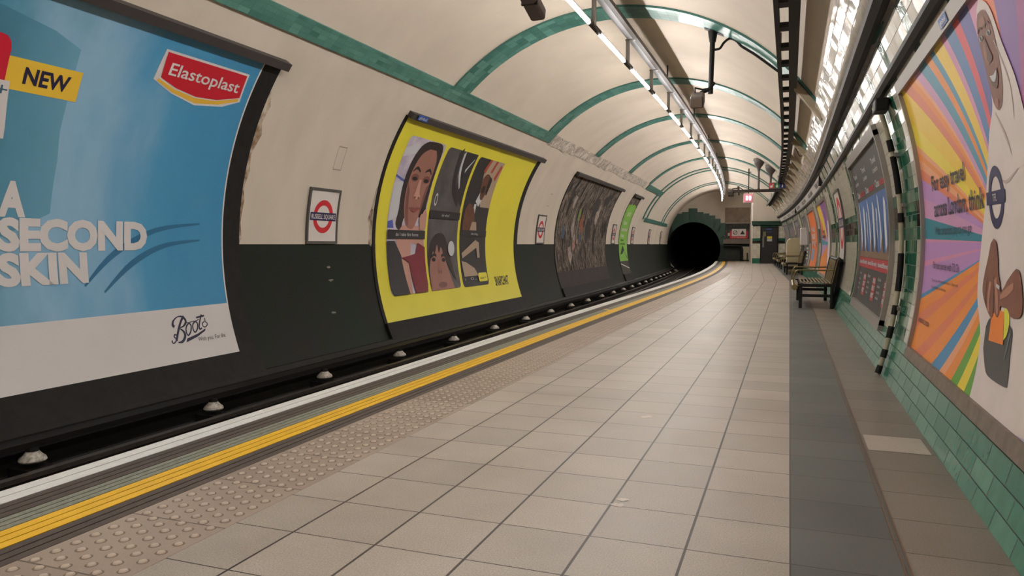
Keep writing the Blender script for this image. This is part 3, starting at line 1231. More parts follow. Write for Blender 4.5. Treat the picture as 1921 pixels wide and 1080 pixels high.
# cream branch ducts from tray to ledge
DUCTM = mat('cream_duct', (176, 160, 134), 0.5, var=0.12, scale=6)
d_list = [11.0, 16.6, 19.6, 21.6, 23.4, 25.4, 27.2, 29.4, 31.2, 33.6, 36.6, 39.4, 42.0]
root = thing('branch_duct', '', 'duct', P(11.0, 0.03, 3.35), 0, 'cream branch ducts above the fascia')
bm = bm_new()
p0, p1 = P(11.0, -0.0, 3.29), P(11.0, 0.40, 2.80)
d = (p1 - p0).normalized()
yy = Vector((0, 1, 0))
box(bm, (p0 + p1) / 2, ((p1 - p0).length, 0.17, 0.09), (d, yy, d.cross(yy)), 0.006)
finish('trunking', bm, DUCTM, root)
bm = bm_new()
tube(bm, spline([tuple(P(11.18, 0.0, 3.33)), tuple(P(11.2, 0.06, 3.24)), tuple(P(11.22, 0.2, 3.10)), tuple(P(11.2, 0.35, 2.95)), tuple(P(11.2, 0.40, 2.86))], 4), 0.016, 6)
tube(bm, spline([tuple(P(11.26, 0.0, 3.33)), tuple(P(11.3, 0.1, 3.15)), tuple(P(11.28, 0.28, 3.02)), tuple(P(11.25, 0.40, 2.88))], 4), 0.012, 6)
finish('cable', bm, BLACK, root, 60)
bm = bm_new()
box(bm, P(11.32, 0.33, 3.0), (0.1, 0.14, 0.09), None, 0.008)
finish('cable_box', bm, DARKBROWN, root)
for k, s in enumerate(d_list):
    o = root if k == 0 else copy_tree(root)
    o.location = P(s, 0.03, 3.35)
    o.rotation_euler.z = heading(s)
    o['label'] = 'cream branch duct with black cables from tray to fascia, %s from the camera' % ORD[k]
bm = bm_new()
tube(bm, [P(17, 0.03, 3.31), P(17.0, 0.17, 2.99), P(17.0, 0.20, 2.95), P(17.0, 0.24, 2.96), P(17.0, 0.27, 3.0), P(17, 0.32, 3.1)], 0.009, 6)
tube(bm, [P(17, 0.15, 3.05), P(17, 0.32, 3.09)], 0.009, 6)
tag(finish('wire_bracket', bm, BLACK), 'bare triangular wire bracket hanging below the second branch duct', 'bracket')

# ------------------------------------------------------------------ overhead lights
LU, LZ, RZ = -2.35, 3.80, 4.15


def lu(s):
    return LU - 0.0002 * max(0, s - 12) ** 2


rl = thing('light_rail', 'long white trunking rail under the crown that carries the tube lights', 'light rail', P(8, -2.24, RZ))
bm = bm_new()
sweep(bm, [(0.02, RZ), (0.108, RZ), (0.108, RZ + 0.04), (0.02, RZ + 0.04)], S0, 48.5, 0.7, ufun=lu)
finish('rail', bm, mat('white_trunking', (140, 138, 140), 0.4), rl)
bm = bm_new()
sweep(bm, [(0.112, RZ - 0.01), (0.178, RZ - 0.01), (0.178, RZ + 0.05), (0.112, RZ + 0.05)], S0, 48.5, 0.7, ufun=lu)
finish('side_cable', bm, DARKBROWN, rl)
s = 5.0
while s < 48:
    bm = bm_new()
    zt = ZC + math.sqrt(RA ** 2 - (lu(s) + 0.08 - XC) ** 2)
    tube(bm, [P(s, lu(s) + 0.08, RZ + 0.05), P(s, lu(s) + 0.08, zt)], 0.015, 6)
    finish('ceiling_hanger', bm, DARKBROWN, rl)
    s += 4.9
root = thing('tube_light', '', 'light', P(7.52, LU, LZ), 0, 'tube lights hanging in a row under the crown')
bm = bm_new()
tube(bm, [P(7.52, LU, LZ), P(9.02, LU, LZ)], 0.021, 12)
finish('tube', bm, TUBE, root, 60)
bm = bm_new()
box(bm, P(8.27, LU, LZ + 0.036), (0.032, 1.56, 0.018))
finish('batten', bm, GREY, root)
bm = bm_new()
box(bm, P(9.30, LU, LZ + 0.015), (0.05, 0.56, 0.05))
finish('coupler', bm, DARKBROWN, root)
bm = bm_new()
box(bm, P(9.20, LU + 0.02, (LZ + RZ) / 2 + 0.01), (0.05, 0.05, RZ - LZ))
box(bm, P(9.20, LU + 0.06, RZ - 0.006), (0.15, 0.07, 0.012))
finish('hanger', bm, GREY, root)
kk = [-7, -6, -5, -4, -3, -2, -1] + list(range(1, 20))  # tubes before the first visible one are unseen, added for lighting
n_in = 0
for k in [0] + kk:
    s = 7.52 + 2.065 * k
    o = root if k == 0 else copy_tree(root)
    o.location = P(s, lu(s), LZ)
    o.rotation_euler.z = heading(s + 0.8)
    if k >= 0:
        o['label'] = 'bright white tube light under the crown, %s in the row from the camera' % ORD[k]
    else:
        o['label'] = 'unseen tube light continuing the row overhead, added for lighting'

# ------------------------------------------------------------------ roundel signs on the far wall


def roundel_sign(s, side, w, h0, h1, hc, ro, ri, barw, barh, label, group, sgn, sx=1.0, text='RUSSELL SQUARE', framem=None):
    """enamel sign curved with the wall; sgn = +1 when the reader's right is +s"""
    r = thing('roundel_sign', label, 'sign', side(s, (h0 + h1) / 2, 0), 0, group)
    fm = framem or mat('sign_frame', (78, 74, 70), 0.5)
    for nm, a, b, c, d in (('frame', s - w / 2, h0, s + w / 2, h0 + 0.035), ('frame', s - w / 2, h1 - 0.035, s + w / 2, h1),
                           ('frame', s - w / 2, h0 + 0.035, s - w / 2 + 0.035, h1 - 0.035), ('frame', s + w / 2 - 0.035, h0 + 0.035, s + w / 2, h1 - 0.035)):
        bm = bm_new()
        add_poly(bm, rect(a, b, c, d))
        on_wall(bm, side, 0.03)
        # give the strip its depth back to the wall
        res = bmesh.ops.extrude_face_region(bm, geom=bm.faces[:])
        cen = side(s, (b + d) / 2, 1.0) - side(s, (b + d) / 2, 0.0)
        for v in [x for x in res['geom'] if isinstance(x, bmesh.types.BMVert)]:
            v.co -= cen * 0.03
        finish(nm, bm, fm, r)
    sheet('panel', rect(s - w / 2 + 0.03, h0 + 0.03, s + w / 2 - 0.03, h1 - 0.03), WHITE, r, side, 0.02)
    sheet('ring', ring_polys(s, hc, ro, ri, 40, sx), RED, r, side, 0.0225)
    br = sheet('bar', rect(s - barw / 2, hc - barh / 2, s + barw / 2, hc + barh / 2), NAVY, r, side, 0.025)
    a, b = s - sgn * barw * 0.46, s + sgn * barw * 0.46
    lettering('lettering', [(text, a, hc - barh * 0.29, b, barh * 0.58)], WHITE, br, side, 0.0275, bold=0.012)
    return r


sg = [(8.79, 'small roundel sign between the blue and yellow billboards'), (18.65, 'small roundel sign just right of the yellow billboard'),
      (28.45, 'small roundel sign between the bare torn billboard and the narrow green poster'), (33.1, 'small roundel sign just right of the narrow green poster'),
      (39.0, 'small roundel sign on the far wall, second before the tunnel mouth'), (45.1, 'small roundel sign on the far wall closest to the tunnel mouth')]
for s, lb in sg:
    roundel_sign(s, Lw, 0.72, 0.045, 0.81, 0.42, 0.23, 0.155, 0.60, 0.11, lb, 'small station roundels on the far wall', +1)
roundel_sign(14.55, Rw, 1.30, -0.27, 1.0, 0.42, 0.47, 0.33, 1.12, 0.18, 'tall white roundel sign on the tiled wall behind the nearest bench', None, -1)

# ------------------------------------------------------------------ billboards on the far wall


def board_frame(r, s0, s1, h0, h1, bw, top=True, left=True):
    """black painted margins standing a little off the wall and a ledge board on top"""
    def strip(nm, a, b, c, d, off, m):
        bm = bm_new()
        add_poly(bm, rect(a, b, c, d))
        on_wall(bm, Lw, off)
        res = bmesh.ops.extrude_face_region(bm, geom=bm.faces[:])
        for v in [x for x in res['geom'] if isinstance(x, bmesh.types.BMVert)]:
            q = v.co
            cdir = Vector((P(q.y, XC, 0).x - q.x, 0, ZC - q.z)).normalized()
            v.co = q - cdir * (off + 0.005)
        finish(nm, bm, m, r)
    strip('side_margin', s1, h0 - bw, s1 + bw, h1 + 0.02, 0.012, BLACKP)
    if left:
        strip('side_margin', s0 - bw * 0.3, h0 - bw, s0, h1 + 0.02, 0.012, BLACKP)
    strip('bottom_margin', s0 - bw * 0.3 if left else s0 - bw, h0 - 0.42, s1 + bw, h0, 0.05, BLACKP)
    if top:
        strip('top_ledge', s0 - 0.04, h1 + 0.005, s1 + bw + 0.02, h1 + 0.10, 0.10, mat('ledge_board', (56, 50, 48), 0.6))


def L_(name, polys, m, parent, off):
    return sheet(name, polys, m, parent, Lw, off)


# --- blue billboard
r = thing('blue_billboard', 'large blue and white plaster advert billboard, nearest on the far wall', 'billboard', Lw(4.5, 0, 0))
board_frame(r, 0.74, 6.86, -1.22, 2.17, 0.28)
BLUE = sheet_ramp_mat('blue_ink', [(0.0, (52, 112, 138)), (0.32, (84, 146, 172)), (0.50, (142, 182, 210)), (0.72, (74, 150, 192)), (1.0, (60, 138, 184))], 2.6, 7.0, 1.6, 0.45)
pp = L_('blue_paper', rect(0.74, -0.64, 6.86, 2.17), BLUE, r, 0.015)
wp = L_('white_strip', rect(0.74, -1.22, 6.86, -0.64), PAPERW, r, 0.015)
L_('white_edge', rect(6.84, -0.64, 6.86, 2.17), PAPERW, r, 0.0165)
L_('pack_shape', [(3.2, 2.02), (4.043, 1.93), (4.482, 1.853), (4.746, 1.756), (4.76, 1.4), (4.745, 1.035), (4.763, 0.775), (4.73, 0.306), (4.303, 0.1), (3.2, 0.1)],
   sheet_ramp_mat('pack_ink', [(0.0, (44, 100, 122)), (0.55, (84, 142, 168)), (1.0, (112, 166, 192))], 3.6, 4.9, 2.0, 0.5), r, 0.0175)
tb = L_('yellow_tab', rect(4.1, 1.303, 4.83, 1.567), mat('tab_yellow', (232, 190, 60), 0.4), r, 0.0195)
lettering('lettering', [('NEW', 4.331, 1.373, 4.736, 0.133)], NAVYDK, tb, Lw, 0.022, bold=0.03)
L_('red_cap', [(3.3, 1.74), (4.074, 1.724), (4.125, 1.716), (4.161, 1.678), (4.179, 1.617), (4.19, 1.355), (3.3, 1.34)], mat('pack_red', (200, 24, 52), 0.4), r, 0.0225)
pk = L_('pack_label', [(3.3, 1.36), (4.231, 1.366), (4.262, 1.0), (4.262, 0.9), (3.3, 0.85)], PAPERW, r, 0.0245)
lettering('lettering', [('t+', 4.05, 1.24, 4.225, 0.1)], mat('pack_text', (60, 90, 110), 0.5), pk, Lw, 0.027)
lg = L_('logo_outline', [(5.568, 1.985), (6.715, 1.985), (6.735, 1.662), (6.508, 1.565), (6.13, 1.512), (5.8, 1.575), (5.545, 1.672)], PAPERW, r, 0.018)
L_('logo_crescent', [(5.6, 1.69), (5.828, 1.622), (6.1, 1.588), (6.379, 1.606), (6.694, 1.69), (6.70, 1.663), (6.44, 1.578), (6.13, 1.535), (5.82, 1.585), (5.585, 1.668)], mat('logo_gold', (226, 178, 60), 0.4), lg, 0.020)
L_('logo_field', [(5.595, 1.962), (6.688, 1.962), (6.706, 1.706), (6.4, 1.622), (6.11, 1.602), (5.83, 1.64), (5.62, 1.705)], mat('logo_red', (196, 22, 44), 0.4), lg, 0.021)
lettering('lettering', [('Elastoplast', 5.685, 1.752, 6.645, 0.122)], PAPERW, lg, Lw, 0.0235, bold=0.012)
lettering('headline', [('A', 4.268, 0.285, 4.505, 0.278), ('SECOND', 4.268, -0.004, 5.785, 0.262), ('SKIN', 4.252, -0.3, 5.092, 0.262)], PAPERW, r, Lw, 0.020, bold=0.055)
for q in (([(5.05, -0.35), (5.4, -0.05), (5.9, 0.18), (6.5, 0.26)]), ([(5.25, -0.42), (5.6, -0.15), (6.0, 0.02), (6.5, 0.08)])):
    L_('ripple', stroke(q, [0.02, 0.06, 0.05, 0.02]), mat('ripple_ink', (44, 108, 146), 0.4), r, 0.0168)
sc = []
for q, w in (([(6.168, -0.732), (6.125, -0.773), (6.072, -0.85), (6.001, -0.982)], 0.026),
             ([(6.017, -0.832), (5.998, -0.811), (6.017, -0.769), (6.078, -0.733), (6.142, -0.736), (6.179, -0.772), (6.173, -0.81), (6.123, -0.843), (6.066, -0.843)], [0.03, 0.03, 0.02, 0.012, 0.02, 0.026, 0.026, 0.016, 0.01]),
             ([(6.072, -0.85), (6.124, -0.894), (6.13, -0.946), (6.08, -0.998), (6.019, -1.0)], [0.01, 0.024, 0.03, 0.026, 0.012]),
             ([(6.019, -0.92), (5.997, -0.915), (5.983, -0.935), (6.005, -0.969), (5.963, -1.002), (5.94, -0.987), (5.952, -0.972)], 0.014),
             ([(6.218, -0.811), (6.175, -0.848), (6.158, -0.905), (6.176, -0.942), (6.221, -0.905), (6.243, -0.843), (6.218, -0.811)], 0.017),
             ([(6.314, -0.801), (6.271, -0.833), (6.261, -0.884), (6.277, -0.919), (6.318, -0.89), (6.339, -0.833), (6.314, -0.801)], 0.017),
             ([(6.179, -0.80), (6.218, -0.808), (6.27, -0.80), (6.314, -0.80), (6.37, -0.785)], 0.009),
             ([(6.418, -0.736), (6.374, -0.817), (6.353, -0.867), (6.356, -0.894), (6.389, -0.885)], 0.018),
             ([(6.337, -0.764), (6.457, -0.752)], 0.02),
             ([(6.459, -0.779), (6.454, -0.812), (6.48, -0.848), (6.444, -0.877), (6.412, -0.867), (6.413, -0.834), (6.444, -0.817)], 0.013)):
    sc += stroke(q, w)
sc.append([(6.128, -1.014), (6.149, -0.974), (6.312, -0.939), (6.439, -0.893), (6.427, -0.919), (6.302, -0.97)])
L_('script_logo', sc, NAVYDK, wp, 0.0175)
lettering('slogan', [('With you. For life.', 6.30, -1.022, 6.715, 0.044)], INK, wp, Lw, 0.0175)

# --- yellow billboard
r = thing('yellow_billboard', 'large yellow advert billboard with three phone snapshots in a row', 'billboard', Lw(13.4, 0, 0))
board_frame(r, 10.22, 16.58, -1.23, 2.10, 0.27)
L_('yellow_paper', rect(10.22, -1.23, 16.58, 2.10), YELLOWP, r, 0.015)
lettering('brand_lettering', [('SNAPCHAT', 15.13, -0.875, 15.98, 0.2)], INK, r, Lw, 0.018, bold=0.025)
tg = L_('owner_tag', rect(10.30, 2.13, 10.62, 2.22), mat('tag_blue', (36, 84, 160), 0.4), r, 0.115)
lettering('lettering', [('global', 10.34, 2.15, 10.58, 0.05)], WHITE, tg, Lw, 0.118)

SKIN = mat('print_skin', (158, 108, 94), 0.5, var=0.12, scale=3)
SKIN2 = mat('print_skin_shade', (120, 74, 66), 0.5)
SKIN3 = mat('print_skin_light', (190, 142, 128), 0.5)
HAIR = mat('print_hair', (44, 30, 32), 0.5, var=0.3, scale=8)
LILAC = mat('print_lilac_wall', (168, 158, 180), 0.5, col2=(204, 196, 204), scale=4)
MAROON = mat('print_maroon', (126, 22, 44), 0.5, var=0.2, scale=5)
PGREY = mat('print_grey', (92, 88, 88), 0.5, col2=(64, 61, 62), scale=2.5)
PDARK = mat('print_dark', (40, 38, 42), 0.5, var=0.25, scale=5)
PLIGHT = mat('print_light', (196, 196, 200), 0.5)
PWARM = mat('print_warm_red', (168, 66, 48), 0.5)
PTAN = mat('print_tan', (168, 146, 126), 0.5)
DOG = mat('print_dog_brown', (104, 62, 40), 0.5, var=0.35, scale=9)
CAPT = mat('caption_grey', (32, 30, 34), 0.5)


APART = {'window_light', 'blue_trim', 'cheek_shade', 'eye_socket', 'eye', 'nostril', 'red_pole', 'white_card', 'dog_ear', 'car_window', 'hand'}


def panel(r, s0, s1, h0, h1, m):
    base = L_('snapshot', rrect(s0, h0, s1, h1, 0.09), m, r, 0.0175)
    off = [0.0192]

    def n(pts):
        return [(s0 + (s1 - s0) * x, h0 + (h1 - h0) * y) for x, y in pts]

    def add(name, polys, m):
        if not isinstance(polys[0][0], (tuple, list)):
            polys = [polys]
        if name in APART:
            for p in polys:
                L_(name, n(p), m, base, off[0])
        else:
            L_(name, [n(p) for p in polys], m, base, off[0])
        off[0] += 0.0011

    def txt(name, body, x0, y0, x1, ch, m, bold=0.0):
        lettering(name, [(body, s0 + (s1 - s0) * x0, h0 + (h1 - h0) * y0, s0 + (s1 - s0) * x1, ch)], m, base, Lw, off[0], bold)
        off[0] += 0.0011
    return add, txt


# first snapshot: woman with parted dark hair, red top
add, txt = panel(r, 10.56, 11.87, -0.812, 1.845, LILAC)
add('window_light', [[(0.02, 0.46), (0.26, 0.5), (0.24, 0.72), (0.03, 0.7)], [(0.0, 0.86), (0.3, 0.9), (0.3, 0.96), (0.0, 0.92)]], PLIGHT)
add('blue_trim', [[(0.0, 0.735), (0.26, 0.705), (0.26, 0.72), (0.0, 0.75)], [(0.0, 0.42), (0.16, 0.42), (0.12, 0.47), (0.0, 0.46)]], mat('print_blue', (72, 88, 168), 0.5))
add('hair', spline([(0.5, 0.992), (0.36, 0.95), (0.26, 0.84), (0.22, 0.68), (0.24, 0.54), (0.2, 0.44), (0.34, 0.41), (0.44, 0.5), (0.9, 0.5), (0.97, 0.6), (0.98, 0.88), (0.9, 0.985), (0.7, 0.998)], 4), HAIR)
add('neck', [(0.2, 0.37), (0.38, 0.44), (0.84, 0.44), (0.94, 0.42), (1.0, 0.30), (0.62, 0.33), (0.55, 0.0), (0.42, 0.0), (0.3, 0.28)], SKIN3)
add('face', spline([(0.60, 0.945), (0.45, 0.90), (0.36, 0.8), (0.33, 0.68), (0.36, 0.55), (0.44, 0.46), (0.55, 0.42), (0.68, 0.43), (0.8, 0.52), (0.88, 0.64), (0.915, 0.78), (0.89, 0.88), (0.78, 0.945)], 4), SKIN)
add('cheek_shade', [spline([(0.34, 0.72), (0.37, 0.6), (0.44, 0.48), (0.52, 0.44), (0.47, 0.55), (0.42, 0.66)], 3), spline([(0.9, 0.72), (0.86, 0.6), (0.78, 0.5), (0.8, 0.6), (0.84, 0.7)], 3)], SKIN2)
add('brow', stroke([(0.37, 0.785), (0.46, 0.812), (0.57, 0.79)], [0.01, 0.02, 0.012]) + stroke([(0.70, 0.795), (0.80, 0.812), (0.88, 0.785)], [0.012, 0.02, 0.01]), HAIR)
add('eye_socket', [ell(0.47, 0.748, 0.1, 0.026), ell(0.79, 0.745, 0.095, 0.026)], SKIN2)
add('eye', [ell(0.47, 0.742, 0.07, 0.012), ell(0.79, 0.738, 0.065, 0.012)], INK)
add('nose', [spline([(0.60, 0.74), (0.575, 0.66), (0.55, 0.635), (0.58, 0.615), (0.64, 0.612), (0.71, 0.617), (0.73, 0.635), (0.69, 0.655), (0.66, 0.74)], 3)], SKIN3)
add('nostril', [ell(0.59, 0.622, 0.025, 0.008), ell(0.69, 0.622, 0.025, 0.008)], SKIN2)
add('mouth', [spline([(0.49, 0.553), (0.57, 0.562), (0.63, 0.557), (0.7, 0.563), (0.78, 0.556), (0.71, 0.535), (0.63, 0.527), (0.56, 0.534)], 3)], mat('print_lip', (146, 72, 72), 0.5))
add('lip_line', stroke([(0.48, 0.552), (0.63, 0.549), (0.79, 0.556)], 0.006), SKIN2)
add('hand', [spline([(0.85, 0.5), (0.93, 0.55), (1.0, 0.52), (1.0, 0.42), (0.84, 0.42)], 3), ell(0.86, 0.48, 0.05, 0.04)], SKIN3)
add('black_jacket', [(0.0, 0.34), (0.18, 0.34), (0.34, 0.25), (0.46, 0.0), (0.06, 0.0), (0.0, 0.04)], PDARK)
add('red_top', [(0.3, 0.245), (0.42, 0.225), (0.55, 0.20), (0.62, 0.0), (0.96, 0.0), (1.0, 0.05), (1.0, 0.30), (0.80, 0.33), (0.74, 0.26), (0.55, 0.245), (0.36, 0.235)], MAROON)
add('caption_bar', [(0.0, 0.355), (1.0, 0.355), (1.0, 0.41), (0.0, 0.41)], CAPT)
txt('caption_text', 'do I take him home', 0.2, 0.372, 0.8, 0.055, PLIGHT)
# second snapshot: train window above, woman looking up below
add, txt = panel(r, 11.99, 13.30, -0.812, 1.83, PGREY)
add('window_edge', stroke([(0.42, 1.0), (0.5, 0.85), (0.62, 0.72), (0.86, 0.62)], [0.1, 0.1, 0.09, 0.06]), PDARK)
add('dark_corner', [(0.55, 1.0), (1.0, 1.0), (1.0, 0.6), (0.9, 0.62), (0.7, 0.74), (0.6, 0.86)], PDARK)
add('window_glint', stroke([(0.55, 0.99), (0.62, 0.86), (0.78, 0.73)], [0.05, 0.05, 0.02]) + stroke([(0.78, 0.86), (0.95, 0.96)], [0.03, 0.01]), PLIGHT)
add('button', ring_polys(0.13, 0.63, 0.045, 0.03, 16), PLIGHT)
add('hair', spline([(0.0, 0.18), (0.05, 0.28), (0.18, 0.37), (0.36, 0.40), (0.55, 0.38), (0.68, 0.28), (0.80, 0.15), (0.86, 0.06), (0.76, 0.1), (0.6, 0.2), (0.5, 0.22), (0.2, 0.22), (0.06, 0.16)], 4), HAIR)
add('face', spline([(0.0, 0.0), (0.05, 0.17), (0.17, 0.27), (0.32, 0.32), (0.48, 0.28), (0.6, 0.18), (0.72, 0.05), (0.76, 0.0)], 4), SKIN)
add('fringe', [spline([(0.1, 0.25), (0.2, 0.36), (0.36, 0.385), (0.5, 0.36), (0.6, 0.24), (0.5, 0.25), (0.44, 0.31), (0.36, 0.26), (0.3, 0.32), (0.22, 0.25), (0.16, 0.29)], 3)], HAIR)
add('eye', [ell(0.18, 0.215, 0.06, 0.014), ell(0.5, 0.21, 0.06, 0.014)], INK)
add('nose', [spline([(0.31, 0.21), (0.27, 0.14), (0.29, 0.115), (0.35, 0.108), (0.41, 0.115), (0.43, 0.14), (0.385, 0.21)], 3)], mat('print_skin_mid', (146, 98, 86), 0.5))
add('brow', stroke([(0.1, 0.235), (0.2, 0.25), (0.27, 0.24)], 0.02) + stroke([(0.43, 0.238), (0.5, 0.246), (0.58, 0.23)], 0.02), HAIR)
add('nostril', [ell(0.318, 0.128, 0.018, 0.011), ell(0.385, 0.128, 0.018, 0.011)], SKIN2)
add('mouth', ell(0.38, 0.035, 0.13, 0.02), SKIN2)
add('ring_light', [ell(0.77, 0.29, 0.11, 0.055)], PLIGHT)
add('caption_bar', [(0.0, 0.50), (1.0, 0.50), (1.0, 0.555), (0.0, 0.555)], CAPT)
txt('caption_text', 'lol who?', 0.38, 0.517, 0.63, 0.05, PLIGHT)
# third snapshot: dog on a train, car below
add, txt = panel(r, 13.415, 14.775, -0.825, 1.81, PDARK)
add('pale_seat', [(0.36, 0.93), (0.5, 1.0), (1.0, 1.0), (1.0, 0.62), (0.62, 0.62), (0.5, 0.7)], PTAN)
add('red_pole', [[(0.34, 0.9), (0.42, 1.0), (0.5, 1.0), (0.42, 0.88)], [(0.6, 0.9), (0.66, 1.0), (0.74, 1.0), (0.68, 0.9)], [(0.82, 0.86), (0.9, 0.98), (0.98, 0.96), (0.9, 0.84)]], PWARM)
add('white_card', [[(0.4, 0.66), (0.54, 0.62), (0.62, 0.68), (0.48, 0.73)], [(0.38, 0.57), (0.46, 0.57), (0.46, 0.64), (0.38, 0.64)]], PLIGHT)
add('dog_head', spline([(0.42, 0.84), (0.5, 0.88), (0.62, 0.88), (0.74, 0.84), (0.72, 0.76), (0.62, 0.68), (0.52, 0.69), (0.47, 0.76)], 4), DOG)
add('dog_ear', [spline([(0.66, 0.87), (0.78, 0.84), (0.74, 0.72), (0.68, 0.74)], 3), ell(0.56, 0.76, 0.06, 0.03)], INK)
add('dog_body', spline([(0.08, 0.6), (0.2, 0.64), (0.4, 0.6), (0.5, 0.5), (0.5, 0.44), (0.3, 0.42), (0.05, 0.44)], 3), DOG)
add('paw', [[(0.34, 0.435), (0.6, 0.435), (0.56, 0.5), (0.4, 0.5)]], PTAN)
add('car_window', [[(0.06, 0.26), (0.58, 0.36), (0.72, 0.34), (0.74, 0.22), (0.64, 0.22), (0.62, 0.3), (0.08, 0.22)], [(0.04, 0.2), (0.2, 0.19), (0.5, 0.14), (0.62, 0.08), (0.08, 0.08)]], PTAN)
add('caption_bar', [(0.0, 0.385), (1.0, 0.385), (1.0, 0.435), (0.0, 0.435)], CAPT)
txt('caption_text', 'the king', 0.4, 0.4, 0.66, 0.045, PLIGHT)
add('yellow_button', rrect(0.6, 0.03, 0.95, 0.1, 0.03), YELLOWP)
txt('button_text', 'next >', 0.66, 0.05, 0.9, 0.05, INK, 0.01)
txt('menu_text', 'i    O...', 0.08, 0.05, 0.5, 0.05, PLIGHT)

# --- bare billboard with layers of torn paper
r = thing('bare_billboard', 'bare billboard of torn dark paper layers beyond the yellow one', 'billboard', Lw(23.5, 0, 0))
board_frame(r, 20.1, 26.9, -1.23, 2.08, 0.18)
m, t, b = new_mat('torn_paper')
n1 = t.noise(1.8, 8, t.pos((1, 1.4, 0.55)), 0.7)
n2 = t.noise(5, 6, t.pos((1, 2.2, 0.5)), 0.7)
ca = t.ramp(n1.outputs[0], [(0.38, lin((38, 33, 32))), (0.46, lin((84, 73, 66))), (0.51, lin((160, 144, 128))), (0.55, lin((56, 48, 45))), (0.66, lin((156, 138, 120)))])
cb = t.ramp(n2.outputs[0], [(0.38, (0.35, 0.33, 0.32, 1)), (0.55, (1, 1, 1, 1))])
mul = t.n('ShaderNodeMix', data_type='RGBA', blend_type='MULTIPLY')
mul.inputs[0].default_value = 1
t.l(ca, mul.inputs[6])
t.l(cb, mul.inputs[7])
t.l(mul.outputs[2], b.inputs['Base Color'])
b.inputs['Roughness'].default_value = 0.85
t.l(t.bump(n2.outputs[0], 1.0, 0.12), b.inputs['Normal'])
L_('torn_layers', rect(20.1, -0.75, 26.9, 2.08), m, r, 0.016)
L_('stained_base', rect(20.1, -1.23, 26.9, -0.75), mat('stained_board', (56, 46, 46), 0.8, var=0.3, scale=3), r, 0.016)
rnd = random.Random(11)


def scrap(s, h, w, hh):
    pts = []
    for k in range(11):
        a = 2 * PI * k / 11
        q = rnd.uniform(0.55, 1.1)
        pts.append((s + w * q * math.cos(a), h + hh * q * math.sin(a)))
    return pts


for nm, sh, cc in (('green_scrap', [(22.4, 0.95, 0.16, 0.22)], (122, 150, 60)), ('orange_scrap', [(22.9, 0.75, 0.22, 0.25), (23.1, 0.55, 0.2, 0.2)], (150, 84, 60)),
                   ('blue_scrap', [(20.9, 0.35, 0.2, 0.25), (22.9, 0.2, 0.16, 0.16)], (70, 88, 112)),
                   ('pink_scrap', [(22.2, 0.0, 0.2, 0.16), (22.6, 0.12, 0.2, 0.1)], (182, 128, 114)),
                   ('white_scrap', [(21.9, 0.6, 0.2, 0.42), (21.4, 1.3, 0.2, 0.3), (22.2, 0.22, 0.18, 0.14), (24.9, 1.0, 0.3, 0.4), (21.7, -0.3, 0.25, 0.35)], (164, 150, 142)),
                   ('dark_scrap', [(24.2, 1.2, 0.5, 0.5), (23.9, 0.5, 0.4, 0.5), (25.6, 1.6, 0.6, 0.25)], (52, 45, 46))):
    for q in sh:
        L_(nm, scrap(*q), mat(nm, cc, 0.8, var=0.45, scale=7), r, 0.0185 if nm[0] != 'd' else 0.0175)

# --- narrow green poster
r = thing('green_poster', 'narrow lime green poster with white lines and dark arrow on far wall', 'poster', Lw(31, 0, 0))
board_frame(r, 29.75, 31.75, -1.2, 2.08, 0.12)
L_('torn_top', rect(29.75, 1.70, 31.75, 2.08), m, r, 0.015)
GRN = mat('lime_print', (104, 178, 44), 0.45, col2=(140, 192, 84), scale=0.8)
L_('green_paper', [(29.75, -0.66), (31.75, -0.66), (31.75, 1.62)] + [(31.75 - 0.2 * k, 1.66 + rnd.uniform(-0.06, 0.1)) for k in range(1, 10)] + [(29.75, 1.6)], GRN, r, 0.0165)
lettering('lettering', [('DATE', 30.4, 1.22, 31.2, 0.16), ('Start', 30.15, 0.86, 31.0, 0.15), ('unlimited', 30.0, 0.58, 31.4, 0.15), ('Beta', 30.1, 0.33, 30.8, 0.15)], WHITE, r, Lw, 0.019, 0.03)
lettering('small_lettering', [('find out', 30.15, 0.17, 30.8, 0.08), ('more today', 30.1, 0.02, 31.2, 0.09)], INK, r, Lw, 0.019, 0.02)
L_('arrow', [(30.0, -0.38), (30.6, -0.02), (30.75, -0.06), (31.6, -0.62), (31.6, -0.5), (30.95, -0.2), (30.5, -0.36)], mat('arrow_green', (34, 52, 40), 0.5), r, 0.019)
L_('bare_base', rect(29.75, -1.2, 31.75, -0.66), mat('bare_base', (72, 64, 60), 0.8, var=0.3, scale=4), r, 0.0165)
L_('white_tape', stroke([(29.85, -0.76), (31.6, -0.98)], 0.045), PAPERW, r, 0.019)

# ------------------------------------------------------------------ posters on the tiled wall


def R_(name, polys, m, parent, off):
    return sheet(name, polys, m, parent, Rw, off)


def metal_frame(r, s0, s1, h0, h1, w, m, depth=0.035, wb=None, mb=None):
    for nm, a, b, c, d, mm in (('frame_side', s0 - w, h0 - w, s0, h1 + w, m), ('frame_side', s1, h0 - w, s1 + w, h1 + w, m),
                               ('frame_top', s0 - w, h1, s1 + w, h1 + (wb or w), m), ('frame_bottom', s0 - w, h0 - (wb or w), s1 + w, h0, mb or m)):
        bm = bm_new()
        add_poly(bm, rect(a, b, c, d))
        on_wall(bm, Rw, depth)
        res = bmesh.ops.extrude_face_region(bm, geom=bm.faces[:])
        for v in [x for x in res['geom'] if isinstance(x, bmesh.types.BMVert)]:
            cdir = Vector((P(v.co.y, XC, 0).x - v.co.x, 0, ZC - v.co.z)).normalized()
            v.co = v.co - cdir * (depth + 0.004)
        finish(nm, bm, mm, r)


